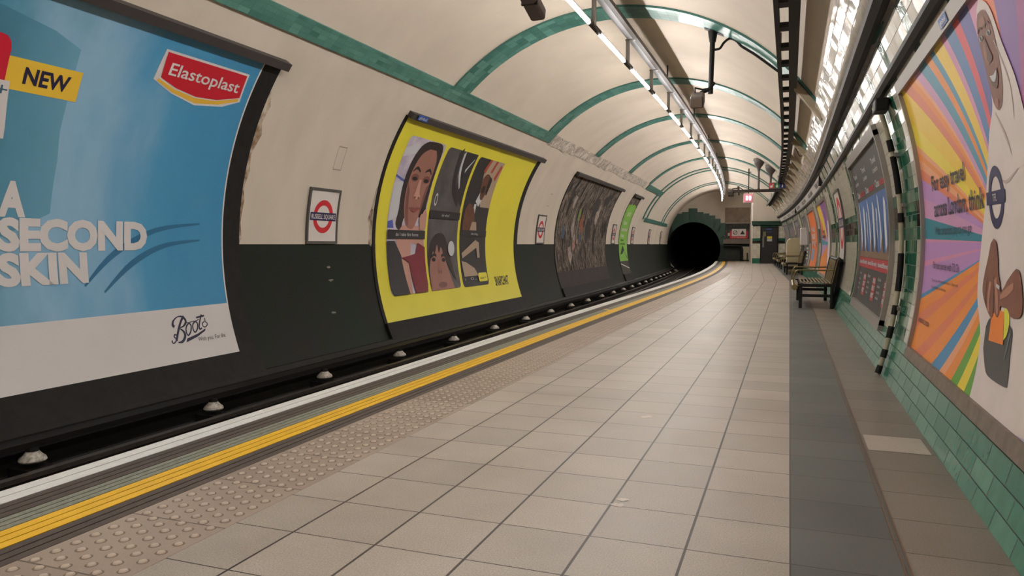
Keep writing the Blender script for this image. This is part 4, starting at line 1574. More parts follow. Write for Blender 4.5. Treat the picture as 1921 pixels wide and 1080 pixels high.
# --- rainbow billboard
r = thing('rainbow_billboard', 'large rainbow-ray travel billboard on the tiled wall, nearest on the right', 'billboard', Rw(4.5, 0, 0))
metal_frame(r, 2.3, 5.94, -0.70, 1.12, 0.035, FRAME, 0.04, 0.075, mat('worn_frame', (128, 114, 102), 0.6, var=0.3, scale=14))
cols = dict(lav=(176, 150, 196), coral=(226, 126, 92), lil=(206, 150, 190), teal=(72, 144, 172), org=(238, 142, 62), yel=(240, 200, 60), pink=(212, 140, 176),
            blue=(72, 120, 172), red=(216, 70, 84), bp=(84, 84, 156), pur=(128, 92, 160), green=(96, 160, 60), lemon=(238, 212, 60), salm=(240, 166, 120), bl=(70, 140, 186), dteal=(34, 130, 150), lil2=(188, 138, 196), mag=(160, 82, 140))
R_('paper', rect(2.3, -0.70, 5.94, 1.12), mat('paper_lavender', (200, 190, 206), 0.4), r, 0.012)
Cp = (3.83, 0.043)
per = [((4.05, -0.70), 'green'), ((4.22, -0.70), 'lemon'), ((4.377, -0.70), 'green'), ((4.54, -0.70), 'org'), ((4.72, -0.70), 'salm'), ((4.867, -0.70), 'bl'), ((5.124, -0.70), 'org'),
       ((5.45, -0.70), 'coral'), ((5.75, -0.70), 'org'), ((5.94, -0.56), 'coral'), ((5.94, -0.46), 'org'), ((5.94, -0.35), 'bl'), ((5.94, -0.318), 'lil2'), ((5.94, -0.12), 'pink'), ((5.94, -0.08), 'lil2'),
       ((5.94, 0.05), 'pink'), ((5.94, 0.073), 'dteal'), ((5.94, 0.223), 'lil'), ((5.94, 0.36), 'lil2'), ((5.94, 0.494), 'coral'), ((5.94, 0.57), 'salm'), ((5.94, 0.64), 'org'), ((5.94, 0.69), 'salm'), ((5.94, 0.74), 'lemon'), ((5.94, 0.9), 'yel'),
       ((5.84, 1.12), 'coral'), ((5.6, 1.12), 'org'), ((5.46, 1.12), 'salm'), ((5.37, 1.12), 'lil'), ((5.19, 1.12), 'teal'), ((4.965, 1.12), 'org'), ((4.825, 1.12), 'teal'), ((4.71, 1.12), 'yel'), ((4.49, 1.12), 'pink'),
       ((4.385, 1.12), 'blue'), ((4.2, 1.12), 'red'), ((4.075, 1.12), 'bp'), ((3.88, 1.12), 'pink'), ((3.7, 1.12), 'coral'), ((3.5, 1.12), 'pur'), ((3.2, 1.12), 'mag'), ((3.0, 1.12), 'pur'), ((2.3, 0.9), 'mag'), ((2.3, 0.6), 'pur'), ((2.3, 0.2), None)]
groups = {}
for (p, c), (q, _) in zip(per[:-1], per[1:]):
    poly = [Cp, p]
    for corner in ((5.94, -0.70), (5.94, 1.12), (2.3, 1.12)):
        on = lambda a: (abs(a[0] - corner[0]) < 1e-6, abs(a[1] - corner[1]) < 1e-6)
        if (on(p)[0] and on(q)[1] and not on(q)[0]) or (on(p)[1] and on(q)[0] and not on(p)[0]):
            poly.append(corner)
    poly.append(q)
    groups.setdefault(c, []).append(poly)
for c, polys in groups.items():
    R_('ray', polys, mat('ray_' + c, cols[c], 0.4, var=0.06, scale=5), r, 0.014)
R_('lavender_sleeve', [(4.08, -0.70), (4.1, -0.45), (4.3, -0.15), (3.4, -0.05), (2.3, -0.2), (2.3, -0.70)], mat('print_sleeve', (186, 176, 198), 0.45, var=0.06, scale=4), r, 0.0155)
CLOTH = mat('print_white_cloth', (222, 208, 202), 0.45, var=0.07, scale=5)
wm = R_('woman_in_white', spline([(3.70, 1.09), (3.60, 1.03), (3.565, 0.86), (3.50, 0.71), (3.42, 0.47), (3.2, 0.3), (2.9, 0.1), (2.75, -0.3), (2.8, -0.65)], 4) +
        [(3.3, -0.70), (4.08, -0.70)] + spline([(4.08, -0.58), (4.121, -0.429), (4.196, -0.333), (4.292, -0.235), (4.32, -0.103), (4.275, 0.083), (4.203, 0.237), (4.096, 0.432), (4.0, 0.56), (3.91, 0.63), (3.87, 0.7), (3.86, 0.85), (3.83, 1.0), (3.77, 1.06)], 4), CLOTH, r, 0.017)
R_('cloth_fold', stroke([(3.86, 0.62), (3.75, 0.5), (3.7, 0.42)], [0.01, 0.02, 0.005]) + stroke([(3.62, 0.35), (3.8, 0.31), (3.9, 0.33)], [0.006, 0.014, 0.004]) + stroke([(3.66, 0.9), (3.58, 0.7), (3.6, 0.55)], [0.006, 0.012, 0.004]), mat('print_fold', (190, 170, 164), 0.5), wm, 0.0185)
FSK = mat('print_brown_skin', (132, 82, 66), 0.45, var=0.15, scale=12)
FSK2 = mat('print_brown_shade', (92, 54, 44), 0.45)
FSK3 = mat('print_brown_light', (176, 122, 102), 0.45)
fc = R_('face', spline([(3.72, 1.045), (3.66, 1.03), (3.63, 0.97), (3.632, 0.9), (3.648, 0.806), (3.673, 0.717), (3.723, 0.648), (3.77, 0.624), (3.817, 0.628), (3.855, 0.67), (3.866, 0.74), (3.868, 0.85), (3.856, 0.95), (3.82, 1.01), (3.77, 1.045)], 4), FSK, wm, 0.0185)
for q in (ell(3.795, 0.87, 0.04, 0.045), ell(3.80, 0.655, 0.03, 0.02), ell(3.74, 1.0, 0.05, 0.02)):
    R_('face_light', q, mat('print_brown_soft', (148, 98, 80), 0.45), wm, 0.0196)
R_('brow', stroke([(3.84, 0.975), (3.80, 0.99), (3.765, 0.975)], 0.009) + stroke([(3.725, 0.97), (3.68, 0.985), (3.645, 0.965)], 0.009), FSK2, wm, 0.0205)
R_('eye_white', [ell(3.81, 0.945, 0.027, 0.011), ell(3.69, 0.94, 0.027, 0.011)], PLIGHT, wm, 0.0205)
R_('pupil', [ell(3.812, 0.945, 0.011, 0.010), ell(3.692, 0.94, 0.011, 0.010)], INK, wm, 0.0214)
R_('nose', spline([(3.765, 0.95), (3.79, 0.87), (3.80, 0.845), (3.76, 0.828), (3.72, 0.842), (3.735, 0.87)], 3), FSK2, wm, 0.0205)
R_('smile', spline([(3.835, 0.785), (3.76, 0.775), (3.70, 0.79), (3.715, 0.74), (3.76, 0.71), (3.81, 0.735)], 3), FSK2, wm, 0.0205)
R_('teeth', spline([(3.822, 0.78), (3.76, 0.772), (3.712, 0.783), (3.73, 0.755), (3.765, 0.742), (3.80, 0.752)], 3), PLIGHT, wm, 0.0214)
rg = R_('navy_roundel', ring_polys(3.99, 0.252, 0.145, 0.098, 40, 0.92), NAVY, r, 0.0195)
R_('bar', rect(3.835, 0.222, 4.158, 0.283), NAVY, rg, 0.021)
lettering('lettering', [('TFL', 4.04, 0.236, 3.965, 0.033)], WHITE, rg, Rw, 0.0225, 0.01)
lettering('headline', [('For easy travel', 5.565, 0.384, 4.60, 0.098), ('across London, think', 5.545, 0.216, 4.222, 0.104)], NAVYDK, r, Rw, 0.0195, 0.014)
lettering('subline', [('With contactless pay as you go', 5.545, 0.098, 4.50, 0.054)], NAVYDK, r, Rw, 0.0195, 0.0)
lettering('plan_line', [('Plan your journey with TfL Go', 5.575, -0.122, 4.775, 0.046)], NAVYDK, r, Rw, 0.0195, 0.006)
lettering('small_print', [('Pay as you go with contactless, device or Oyster card', 5.567, -0.205, 4.766, 0.018), ('Download the free app and check before you go', 5.567, -0.25, 5.085, 0.018)], NAVYDK, r, Rw, 0.0195)
lettering('footer', [('MAYOR OF LONDON', 5.86, -0.505, 5.455, 0.03)], NAVYDK, r, Rw, 0.0195, 0.01)
R_('card_reader', spline([(4.047, -0.352), (3.988, -0.305), (3.808, -0.30), (3.627, -0.319), (3.593, -0.424), (3.551, -0.537), (3.578, -0.56), (3.85, -0.56), (3.945, -0.524), (4.029, -0.452)], 4), mat('print_reader', (44, 46, 52), 0.3), wm, 0.0196)
R_('reader_glint', stroke([(3.64, -0.34), (3.66, -0.46)], [0.02, 0.01]), mat('print_reader_light', (110, 116, 124), 0.3), wm, 0.0206)
R_('yellow_disc', ell(3.74, -0.31, 0.07, 0.07, 20), mat('print_lemon', (218, 214, 70), 0.4), wm, 0.0208)
cd = R_('orange_card', [(3.971, -0.252), (3.77, -0.259), (3.712, -0.398), (3.953, -0.407)], mat('print_card', (236, 130, 50), 0.4), wm, 0.0218)
R_('right_hand', spline([(4.024, 0.064), (3.98, 0.04), (3.945, -0.02), (3.924, -0.089), (3.865, -0.158), (3.837, -0.251), (3.863, -0.292), (3.93, -0.275), (3.962, -0.304), (4.08, -0.262), (4.179, -0.192), (4.172, -0.115), (4.124, -0.037), (4.08, 0.04)], 4), FSK, wm, 0.0228)
R_('finger', stroke([(3.96, -0.12), (3.9, -0.22), (3.865, -0.28)], [0.04, 0.04, 0.025]) + stroke([(4.04, -0.14), (4.05, -0.22), (4.02, -0.28)], [0.045, 0.04, 0.025]), FSK3, wm, 0.0238)
R_('finger_line', stroke([(3.99, -0.1), (3.96, -0.2), (3.94, -0.28)], 0.008) + stroke([(4.1, -0.12), (4.11, -0.2), (4.08, -0.25)], 0.007), FSK2, wm, 0.0246)
R_('ring_jewel', stroke([(3.93, -0.15), (3.87, -0.16)], 0.016), PLIGHT, wm, 0.025)
R_('left_hand', spline([(3.866, -0.182), (3.80, -0.15), (3.747, -0.113), (3.603, -0.07), (3.503, -0.238), (3.637, -0.272), (3.729, -0.242), (3.86, -0.238)], 4), FSK, wm, 0.0228)
R_('left_finger', stroke([(3.85, -0.2), (3.75, -0.17), (3.66, -0.14)], [0.02, 0.04, 0.03]), FSK3, wm, 0.0238)
tg = R_('owner_tag', rect(4.13, 1.135, 4.3, 1.185), mat('tag_blue', (36, 84, 160), 0.4), r, 0.043)
lettering('lettering', [('global', 4.28, 1.148, 4.15, 0.025)], WHITE, tg, Rw, 0.045)

# --- dark three-panel poster
r = thing('dark_poster', 'dark poster repeating a blue-sky bridge photo three times, beyond the wall pipe', 'poster', Rw(9.3, 0, 0))
metal_frame(r, 7.72, 10.95, -0.68, 1.065, 0.05, FRAME, 0.045, 0.10)
R_('paper', rect(7.72, -0.68, 10.95, 1.065), mat('charcoal_print', (58, 54, 55), 0.45), r, 0.012)
SKYP = sheet_ramp_mat('print_sky', [(0.0, (58, 96, 160)), (1.0, (74, 116, 178))], 7, 11, 2.0, 0.2)
for k in range(3):
    a, b = 7.74 + 1.07 * k, 7.74 + 1.07 * (k + 1)
    ph = R_('photo', rect(a, -0.122, b, 0.582), SKYP, r, 0.014)
    R_('cloud', [spline([(a + 0.75, -0.05), (a + 0.9, 0.25), (a + 0.98, 0.55), (a + 1.05, 0.5), (a + 1.0, 0.2), (a + 0.95, 0.0)], 3), spline([(a + 0.3, -0.1), (a + 0.42, 0.2), (a + 0.4, 0.46), (a + 0.52, 0.5), (a + 0.6, 0.25), (a + 0.5, 0.0)], 3),
                 spline([(a + 0.05, 0.0), (a + 0.15, 0.22), (a + 0.1, 0.4), (a + 0.2, 0.42), (a + 0.24, 0.2)], 3)], mat('print_cloud', (198, 200, 206), 0.5), ph, 0.0155)
    R_('bridge', stroke([(a + 0.2, -0.1), (a + 0.28, 0.1), (a + 0.22, 0.3)], [0.12, 0.07, 0.03]) + stroke([(a + 0.62, -0.1), (a + 0.7, 0.12), (a + 0.62, 0.28)], [0.1, 0.05, 0.02]), mat('print_bridge', (52, 66, 92), 0.5), ph, 0.0165)
    R_('buildings', [(a, -0.122), (b, -0.122), (b, -0.03), (a + 0.9, -0.05), (a + 0.86, 0.06), (a + 0.8, 0.12), (a + 0.74, 0.05), (a + 0.7, -0.05), (a + 0.45, -0.05), (a + 0.36, 0.03), (a + 0.25, -0.04), (a, -0.06)], mat('print_stone', (132, 100, 76), 0.5, var=0.4, scale=25), ph, 0.0175)
    c = b - 0.1
    lettering('heading', [('Travel', c, 0.88, c - 0.40, 0.06), ('London', c, 0.79, c - 0.42, 0.05)], PLIGHT, r, Rw, 0.014, 0.01)
    lettering('white_word', [('Close', b - 0.08, 0.635, b - 0.4, 0.075)], PLIGHT, r, Rw, 0.014, 0.02)
    lettering('red_word', [('encounter', b - 0.42, 0.635, b - 0.98, 0.075)], RED, r, Rw, 0.014, 0.02)
    lettering('small_lines', [('Book now', b - 0.12, -0.35, b - 0.4, 0.04), ('tickets', b - 0.12, -0.42, b - 0.36, 0.03), ('open daily', b - 0.12, -0.48, b - 0.38, 0.03), ('all week', b - 0.12, -0.54, b - 0.36, 0.03)], PLIGHT, r, Rw, 0.014)
    bx = R_('red_box', rect(a + 0.06, -0.585, a + 0.36, -0.325), mat('print_crimson', (172, 40, 54), 0.45), r, 0.014)
    lettering('box_text', [('OFFERS', a + 0.34, -0.39, a + 0.08, 0.05), ('SEE IT', a + 0.34, -0.47, a + 0.08, 0.05), ('FIRST', a + 0.34, -0.55, a + 0.08, 0.05)], PLIGHT, bx, Rw, 0.0155, 0.03)
bn = R_('red_band', rect(7.72, -0.25, 10.95, -0.125), mat('print_crimson', (172, 40, 54), 0.45), r, 0.0185)
lettering('band_text', [('#seeitdifferently', 7.85 + 1.06 * k + 0.95, -0.205, 7.85 + 1.06 * k, 0.05) for k in range(3)], PLIGHT, bn, Rw, 0.02, 0.015)

# --- farther posters
r = thing('small_rainbow_poster', 'narrow rainbow-striped poster with purple edge beyond the large roundel sign', 'poster', Rw(19.5, 0, 0))
metal_frame(r, 17.9, 21.3, -0.68, 1.04, 0.05, FRAME, 0.04, 0.08)
R_('paper', rect(17.9, -0.68, 21.3, 1.04), mat('paper_lilac', (176, 140, 184), 0.45), r, 0.012)
for nm, q, c in (('yellow_ray', [(21.3, 1.04), (20.2, 1.04), (19.4, 0.2), (19.9, 0.2), (21.3, 0.8)], 'yel'), ('purple_ray', [(19.9, 1.04), (18.8, 1.04), (19.0, 0.2), (19.2, 0.2)], 'pur'),
                 ('lilac_ray', [(20.2, 1.04), (19.9, 1.04), (19.2, 0.2), (19.4, 0.2)], 'pink'), ('magenta_ray', [(18.8, 1.04), (17.9, 1.04), (17.9, 0.3), (18.6, 0.3)], 'mag'),
                 ('orange_ray', [(21.3, 0.3), (21.3, 0.75), (19.9, 0.2), (20.1, 0.1)], 'coral'), ('teal_ray', [(21.3, 0.02), (21.3, 0.16), (18.9, 0.08), (18.9, 0.02)], 'teal'),
                 ('orange_base', [(21.3, -0.68), (21.3, -0.3), (19.3, 0.0), (18.8, -0.68)], 'org')):
    R_(nm, q, mat('ray_' + c, cols[c], 0.4), r, 0.014)
R_('figure_in_white', [(18.0, -0.5), (18.9, -0.4), (18.85, 0.25), (18.6, 0.6), (18.2, 0.55), (18.0, 0.1)], CLOTH, r, 0.016)
lettering('lettering', [('For easy', 21.0, 0.32, 20.0, 0.1), ('travel think', 21.0, 0.19, 19.7, 0.1)], NAVYDK, r, Rw, 0.016, 0.02)
r = thing('orange_poster', 'plain orange poster with white lettering behind the white projecting sign', 'poster', Rw(24.6, 0, 0))
metal_frame(r, 22.9, 26.3, -0.68, 1.04, 0.05, FRAME, 0.04, 0.08)
R_('paper', rect(22.9, -0.68, 26.3, 1.04), mat('paper_orange', (232, 118, 52), 0.45, var=0.08, scale=2), r, 0.012)
lettering('lettering', [('WALK', 25.9, 0.42, 24.2, 0.16), ('RIDE', 25.9, 0.2, 24.2, 0.16), ('MORE', 25.9, -0.02, 24.2, 0.16)], PLIGHT, r, Rw, 0.014, 0.03)
R_('blue_shape', [spline([(25.9, -0.1), (24.9, -0.12), (24.8, -0.4), (25.3, -0.5), (26.0, -0.42)], 3)], mat('print_sky_blue', (110, 150, 190), 0.5), r, 0.014)
R_('red_fruit', [ell(25.4, 0.0, 0.2, 0.07), ell(23.9, 0.02, 0.25, 0.06)], mat('print_scarlet', (196, 60, 40), 0.5), r, 0.0155)
for s0_, s1_, cc, lb in ((27.6, 29.6, (120, 118, 116), 'grey poster between the orange poster and the cream booth, high on the wall'),
                         (32.2, 35.2, (136, 130, 134), 'grey and pink poster just past the cream booth'),
                         (36.6, 39.6, (112, 116, 122), 'bluish grey poster beyond the booth, second from the staff door'),
                         (41.0, 44.0, (150, 148, 156), 'pale grey poster next to the staff door')):
    r = thing('wall_poster', lb, 'poster', Rw((s0_ + s1_) / 2, 0, 0))
    metal_frame(r, s0_, s1_, -0.68, 1.04, 0.05, FRAME, 0.04, 0.08)
    R_('paper', rect(s0_, -0.68, s1_, 1.04), mat('p_%d' % cc[2], cc, 0.5, col2=tuple(v * 0.55 for v in cc), scale=1.5), r, 0.012)
    R_('picture', rect(s0_ + 0.25, 0.1, s1_ - 0.25, 0.8), mat('pp_%d' % cc[2], (150, 128, 126), 0.5, col2=(70, 66, 74), scale=2.5), r, 0.014)
    R_('text_block', [rect(s0_ + 0.3, -0.5 + 0.12 * k, s1_ - 0.5, -0.44 + 0.12 * k) for k in range(4)], PLIGHT, r, 0.014)

# pipe up the tiled wall between the two nearest right-hand posters
r = thing('wall_pipe', 'cream and black vertical pipe clipped to the tiles between two posters', 'pipe', Rw(6.9, -1.08, 0))
bm = bm_new()
pts = [Rw(6.88 + 0.1 * math.sin((h + 1.08) * 1.2), h, 0.035) for h in frange(-1.08, 1.25, 0.12)]
tube(bm, pts, 0.020, 10)
finish('pipe', bm, mat('pipe_cream', (176, 164, 140), 0.4, var=0.15, scale=14), r, 60)
for a, b in ((-1.07, -1.0), (-0.93, -0.86), (-0.76, -0.66), (-0.56, -0.48), (-0.36, -0.04), (0.22, 0.30), (0.46, 0.78), (0.82, 0.92)):
    bm = bm_new()
    tube(bm, [Rw(6.88 + 0.1 * math.sin((h + 1.08) * 1.2), h, 0.035) for h in frange(a, b, 0.1)], 0.025, 10)
    finish('black_sleeve', bm, BLACK, r, 60)
bm = bm_new()
for h in (-0.5, 0.36, 0.78):
    x = 6.88 + 0.1 * math.sin((h + 1.08) * 1.2)
    bb = fbasis(x)
    box(bm, Rw(x, h, 0.012), (0.03, 0.16, 0.03), bb)
finish('clip', bm, GREY, r)
r = thing('wall_lamp', 'small black box with a yellow lens mounted atop the wall pipe', 'lamp', P(6.6, 0.66, 2.17))
bm = bm_new()
box(bm, P(6.62, 0.655, 2.19), (0.10, 0.22, 0.10), None, 0.012)
finish('housing', bm, BLACK, r)
bm = bm_new()
lathe(bm, P(6.75, 0.645, 2.19), [(0.032, -0.025), (0.040, 0.0), (0.034, 0.012)], 16, Vector((0, 1, 0)))
finish('lens', bm, mat('yellow_lens', (212, 190, 60), 0.3), r)

# ------------------------------------------------------------------ benches
BRASS = mat('bench_brass', (140, 122, 84), 0.35, metal=0.55, var=0.2, scale=20)
b_s = 13.75
root = thing('platform_bench', '', 'bench', P(b_s, 0.45, 0), 0, 'metal benches along the tiled wall')
LEN = 2.0
bm = bm_new()
for s in (0.0, LEN - 0.06):
    box(bm, P(b_s + s + 0.03, 0.45, 0.395), (0.60, 0.05, 0.05))
    box(bm, P(b_s + s + 0.03, 0.45, 0.22), (0.56, 0.04, 0.05))
for u in (0.22, 0.66):
    box(bm, P(b_s + LEN / 2, u, 0.395), (0.05, LEN, 0.045))
finish('seat_frame', bm, BLACK, root)
for s in (0.03, LEN - 0.03):
    bm = bm_new()
    box(bm, P(b_s + s, 0.20, 0.19), (0.055, 0.055, 0.38))
    finish('leg', bm, BLACK, root)
    bm = bm_new()
    tube(bm, [P(b_s + s, 0.70, 0.0), P(b_s + s, 0.70, 0.4), P(b_s + s, 0.78, 0.84), P(b_s + s, 0.82, 0.86)], 0.03, 8)
    finish('leg', bm, BLACK, root)
n = 11
for k in range(n):
    t_ = k / (n - 1)
    u = 0.10 + 0.58 * t_
    zz = 0.43 + (0.015 * math.sin(t_ * PI)) - (0.10 * max(0, 0.18 - t_) / 0.18)
    bm = bm_new()
    box(bm, P(b_s + LEN / 2, u, zz), (0.032, LEN, 0.012), None, 0.003)
    finish('seat_slat', bm, BRASS, root)
n = 21
for k in range(n):
    s = 0.03 + (LEN - 0.06) * k / (n - 1)
    bm = bm_new()
    pr = [(0.685, 0.44), (0.72, 0.60), (0.755, 0.78), (0.775, 0.85), (0.81, 0.865), (0.83, 0.83)]
    L2 = [[P(b_s + s + d, u, zz) for u, zz in pr] for d in (-0.03, 0.03)]
    R2 = [[P(b_s + s + d, u + 0.012, zz - 0.004) for u, zz in pr] for d in (-0.03, 0.03)]
    A = [[bm.verts.new(v) for v in q] for q in L2 + R2]
    for i in range(len(pr) - 1):
        for a, b in ((A[0], A[1]), (A[2], A[3]), (A[0], A[2]), (A[1], A[3])):
            bm.faces.new((a[i], a[i + 1], b[i + 1], b[i]))
    finish('back_slat', bm, BRASS, root)
bm = bm_new()
lathe(bm, P(b_s, 0.80, 0.83), [(0.042, 0.0), (0.042, LEN)], 12, Vector((0, 1, 0)))
finish('back_roll', bm, BLACK, root, 60)
bm = bm_new()
lathe(bm, P(b_s, 0.10, 0.36), [(0.05, 0.0), (0.05, LEN)], 12, Vector((0, 1, 0)))
finish('front_roll', bm, BRASS, root, 60)
for s in (0.03, LEN - 0.03):
    bm = bm_new()
    tube(bm, spline([tuple(P(b_s + s, u, zz)) for u, zz in ((0.09, 0.40), (0.08, 0.5), (0.12, 0.63), (0.2, 0.655), (0.55, 0.655), (0.74, 0.66))], 5), 0.014, 8)
    finish('armrest', bm, BRASS, root, 60)
bl = ['nearest metal bench against the tiled wall, by the tall roundel sign', 'second metal bench from the camera, in front of the cream booth', 'third metal bench from the camera, by the grey and pink poster', 'farthest metal bench, close to the staff door']
for k, (s, du) in enumerate(((b_s, 0), (28.75, 0.03), (34.9, 0.03), (39.2, 0.03))):
    o = root if k == 0 else copy_tree(root)
    o.location = P(s, 0.45 + du, 0)
    o.rotation_euler.z = heading(s + 1)
    o['label'] = bl[k]
bm = bm_new()
pl = [(0.77, 0.0), (0.90, 0.84), (0.84, 0.84), (0.71, 0.0)]  # black slab stands for the bench's shadow on the tiles and its rear post
lo_ = [bm.verts.new(P(13.98, u, zz)) for u, zz in pl]
hi_ = [bm.verts.new(P(14.5, u, zz)) for u, zz in pl]
bm.faces.new(lo_)
bm.faces.new(hi_[::-1])
for i in range(4):
    bm.faces.new((lo_[i], lo_[(i + 1) % 4], hi_[(i + 1) % 4], hi_[i]))
bmesh.ops.translate(bm, verts=bm.verts[:], vec=(-0.005, 0, 0))
tag(finish('shadow_slab', bm, BLACK), 'black slab standing for the shadow and rear post behind the nearest bench', 'board')

# cream booth, white projecting sign
r = thing('booth', 'cream rounded steel booth standing behind the second bench', 'booth', P(31.4, 0.55, 0))
bm = bm_new()
pf = [(0.31, 0.02), (0.29, 1.12), (0.33, 1.25), (0.42, 1.33), (0.54, 1.35), (0.80, 1.35), (0.74, 0.02)]
lo_ = [bm.verts.new(P(31.0, u, zz)) for u, zz in pf]
hi_ = [bm.verts.new(P(32.0, u, zz)) for u, zz in pf]
bm.faces.new(lo_)
bm.faces.new(hi_[::-1])
for i in range(len(pf)):
    j = (i + 1) % len(pf)
    bm.faces.new((lo_[i], lo_[j], hi_[j], hi_[i]))
finish('shell', bm, mat('booth_cream', (196, 180, 146), 0.5, var=0.08, scale=3), r)
bm = bm_new()
box(bm, P(31.5, 0.52, 0.02), (0.44, 1.04, 0.04), fbasis(31.5))
finish('plinth', bm, mat('booth_base', (150, 134, 108), 0.6), r)
r = thing('projecting_sign', 'white double-faced sign projecting from the wall above the second bench', 'sign', P(28.9, 0.84, 1.38))
for ds, nm in ((-0.10, 'front_panel'), (0.10, 'rear_panel')):
    bm = bm_new()
    sbox(bm, 28.9 + ds, 0.79, 1.38, (0.26, 0.16, 0.62), 0.03)
    finish(nm, bm, WHITE, r)
bm = bm_new()
sbox(bm, 28.9, 0.80, 1.38, (0.24, 0.05, 0.58))
sbox(bm, 28.9, 0.88, 1.38, (0.1, 0.06, 0.1))
finish('core', bm, GREY, r)

# ------------------------------------------------------------------ cameras, beam and hanging signs
CAMM = mat('camera_housing', (88, 78, 72), 0.5, var=0.1, scale=8)
r = thing('security_camera', 'grey security camera on a drop pole with a curly cable, over the platform', 'security camera', P(11.4, -1.11, 4.19))
bm = bm_new()
nv = Vector((XC + 1.12, 0, ZC - 4.2)).normalized()
tx = nv.cross(Vector((0, 1, 0)))
box(bm, P(11.42, -1.09, 4.20), (0.30, 0.12, 0.03), (tx, Vector((0, 1, 0)), nv))
finish('ceiling_plate', bm, BLACK, r)
bm = bm_new()
lathe(bm, P(11.4, -1.11, 4.2), [(0.07, 0.0), (0.06, -0.08), (0.045, -0.16)], 14)
tube(bm, [P(11.4, -1.11, 4.1), P(11.4, -1.13, 3.30)], 0.038, 10)
finish('drop_pole', bm, BLACK, r, 50)
bm = bm_new()
tube(bm, [P(11.4, -1.08, 3.46), P(11.38, -1.15, 3.36), P(11.36, -1.27, 3.31)], 0.028, 8)
tube(bm, [P(11.4, -1.12, 3.38), P(11.36, -1.24, 3.36), P(11.3, -1.34, 3.38), P(11.28, -1.34, 3.30)], 0.014, 8)
finish('bracket', bm, BLACK, r, 60)
bm = bm_new()
ax = Vector((0.05, -0.9, -0.38)).normalized()
rx = ax.cross(Vector((0, 0, 1))).normalized()
box(bm, P(11.2, -1.29, 3.18), (0.34, 0.19, 0.17), (ax, rx, rx.cross(ax)), 0.03)
finish('housing', bm, CAMM, r)
bm = bm_new()
box(bm, P(11.2, -1.29, 3.18) + ax * 0.172, (0.01, 0.14, 0.12), (ax, rx, rx.cross(ax)))
finish('window', bm, mat('camera_glass', (112, 98, 86), 0.15), r)
bm = bm_new()
tube(bm, spline([tuple(P(11.4, u, zz)) for u, zz in ((-1.10, 3.93), (-1.01, 3.94), (-0.95, 4.02), (-0.87, 4.07), (-0.78, 4.03), (-0.71, 3.95), (-0.6, 3.87), (-0.49, 3.79), (-0.2, 3.55))], 5), 0.018, 8)
finish('cable', bm, BLACK, r, 60)
r = thing('security_camera', 'dark boxy security camera hanging near the lights, cut by the top of the picture', 'security camera', P(6.0, -2.1, 4.5))
bm = bm_new()
ax = Vector((0.0, 0.95, -0.30)).normalized()
rx = Vector((1, 0, 0))
rx = (rx - ax * rx.dot(ax)).normalized()
tip = P(6.0, -1.985, 2.985)
box(bm, tip - ax * 0.24, (0.46, 0.13, 0.11), (ax, rx, rx.cross(ax)), 0.025)
finish('housing', bm, mat('camera_housing_dark', (98, 86, 84), 0.5), r)
bm = bm_new()
box(bm, tip - ax * 0.25 + rx.cross(ax) * -0.005, (0.02, 0.135, 0.10), (ax, rx, rx.cross(ax)))
finish('seam_band', bm, BLACK, r)
bm = bm_new()
tube(bm, [tip - ax * 0.35, P(5.62, -1.985, 3.45), P(5.62, -1.985, 4.5)], 0.03, 8)
finish('drop_pole', bm, BLACK, r)

SB = 27.7
r = thing('sign_beam', 'dark horizontal beam across the vault carried by two coned drop posts', 'beam', P(SB, -0.8, 2.97), heading(SB))
bm = bm_new()
sbox(bm, SB, -0.92, 2.97, (1.76, 0.10, 0.10))
finish('beam_bar', bm, DARKBROWN, r)
for u, zt in ((-0.80, 4.05), (-0.40, 3.82)):
    bm = bm_new()
    lathe(bm, P(SB, u, 0), [(0.05, 3.0), (0.036, 3.10), (0.036, zt - 0.42), (0.06, zt - 0.30), (0.16, zt - 0.16), (0.2, zt - 0.06), (0.19, zt + 0.04)], 16)
    finish('drop_post', bm, mat('post_grey', (82, 74, 70), 0.5), r, 45)
bm = bm_new()
tube(bm, [P(SB, -1.45, 2.92), P(SB, -1.45, 2.82)], 0.02, 6)
finish('hook', bm, BLACK, r)
r = thing('security_camera', 'small dark security camera at the left end of the sign beam', 'security camera', P(SB, -1.72, 2.95))
bm = bm_new()
sbox(bm, SB - 0.1, -1.72, 2.88, (0.20, 0.36, 0.2), 0.04)
finish('housing', bm, DARKBROWN, r)
bm = bm_new()
tube(bm, [P(SB, -1.72, 2.98), P(SB, -1.66, 3.06), P(SB, -1.4, 3.08), P(SB, -1.3, 3.0)], 0.02, 6)
sbox(bm, SB, -1.47, 3.07, (0.07, 0.08, 0.14))
finish('bracket', bm, DARKBROWN, r)
r = thing('information_sign', 'row of red, green and blue square signs standing on the beam', 'sign', P(SB - 0.1, -0.2, 3.04), heading(SB))
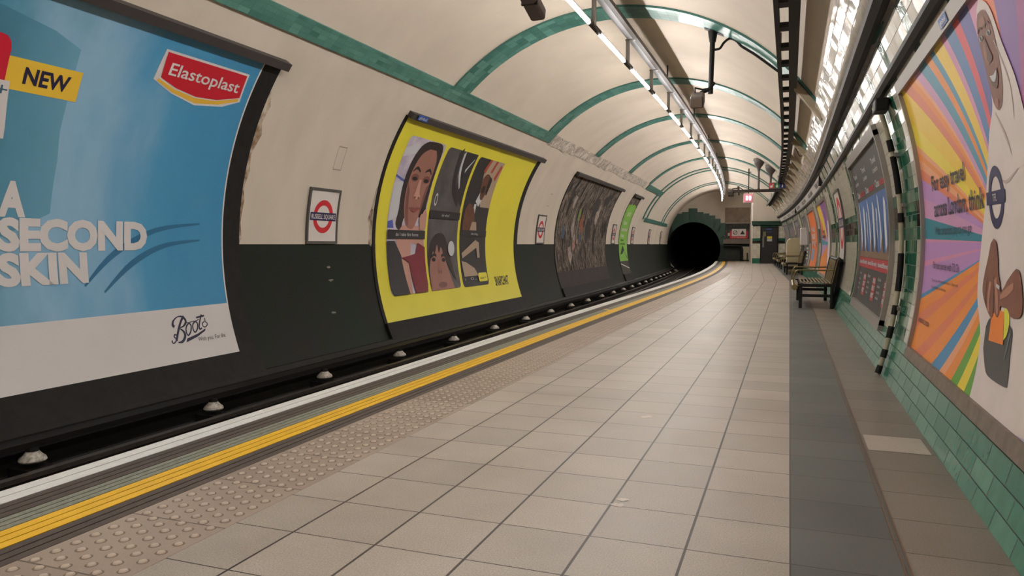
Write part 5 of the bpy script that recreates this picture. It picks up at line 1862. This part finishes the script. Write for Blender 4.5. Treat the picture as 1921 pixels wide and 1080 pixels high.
for k, (cc, gl) in enumerate((((190, 60, 66), 'i'), ((44, 118, 62), 'o'), ((34, 48, 120), 'i'))):
    u = -0.36 + 0.172 * k
    bm = bm_new()
    sbox(bm, SB - 0.08, u, 3.13, (0.162, 0.04, 0.19), 0.004)
    pn = finish('square', bm, mat('sq_%d' % cc[0], cc, 0.4), r)
    bm = bm_new()
    ex, ey, ez = fbasis(SB)
    o_ = P(SB - 0.104, u, 3.13)
    if k == 0:
        polys = [ell(-0.02, -0.03, 0.035, 0.045, 14), [(0.0, -0.06), (0.03, 0.06), (0.05, 0.06), (0.03, -0.06)]]
    elif k == 1:
        polys = [ell(0.0, -0.025, 0.04, 0.045, 14), ell(0.0, 0.05, 0.018, 0.018, 10)]
    else:
        polys = [[(-0.02, -0.065), (0.02, -0.065), (0.025, 0.02), (-0.005, 0.02)], ell(0.012, 0.05, 0.018, 0.018, 10)]
    for q in polys:
        add_poly(bm, q)
    for v in bm.verts:
        v.co = o_ + ex * v.co.x + ez * v.co.y
    finish('symbol', bm, WHITE, pn)
bm = bm_new()
sbox(bm, SB - 0.06, -0.19, 3.13, (0.54, 0.03, 0.22))
finish('backing', bm, GREY, r)
r = thing('hanging_sign', 'small backlit pink and white sign on a thin drop rod', 'sign', P(32.9, -1.19, 4.2), heading(33))
bm = bm_new()
tube(bm, [P(32.9, -1.19, 4.25), P(32.9, -1.19, 3.2)], 0.022, 8)
sbox(bm, 32.9, -1.19, 4.1, (0.2, 0.03, 0.03))
finish('drop_rod', bm, BLACK, r)
bm = bm_new()
sbox(bm, 32.9, -1.19, 3.02, (0.40, 0.10, 0.38), 0.01)
finish('box', bm, mat('sign_pink', (226, 176, 176), 0.4), r)
bm = bm_new()
sbox(bm, 32.84, -1.19, 3.02, (0.30, 0.02, 0.27))
finish('face', bm, emit('pink_face', (214, 120, 140), 0.5), r)
bm = bm_new()
o_, (ex, ey, ez) = P(32.825, -1.19, 3.02), fbasis(33)
for du in (-0.06, 0.065):
    for q in (rrect(du - 0.045, -0.09, du + 0.045, 0.1, 0.035),):
        add_poly(bm, q)
for v in bm.verts:
    v.co = o_ + ex * v.co.x + ez * v.co.y
finish('lit_figures', bm, emit('sign_white', (255, 240, 245), 1.6), r)

# splashes of white paint on the paving
for (x, y, w), lb in (((-0.65, 3.13, 0.028), 'white paint splash on the paving, nearer of two'), ((-0.66, 3.06, 0.03), 'white paint smear on a paving joint beside the nearest splash'), ((-0.83, 4.71, 0.05), 'faint white splash farther along the paving')):
    bm = bm_new()
    pts = [(x + w * rnd.uniform(0.5, 1.2) * math.cos(2 * PI * k / 12), y + w * rnd.uniform(0.4, 1.0) * math.sin(2 * PI * k / 12)) for k in range(12)]
    add_poly(bm, pts, 0.0012)
    tag(finish('paint_splash', bm, mat('splash_white', (206, 196, 186), 0.6)), lb, 'splash')
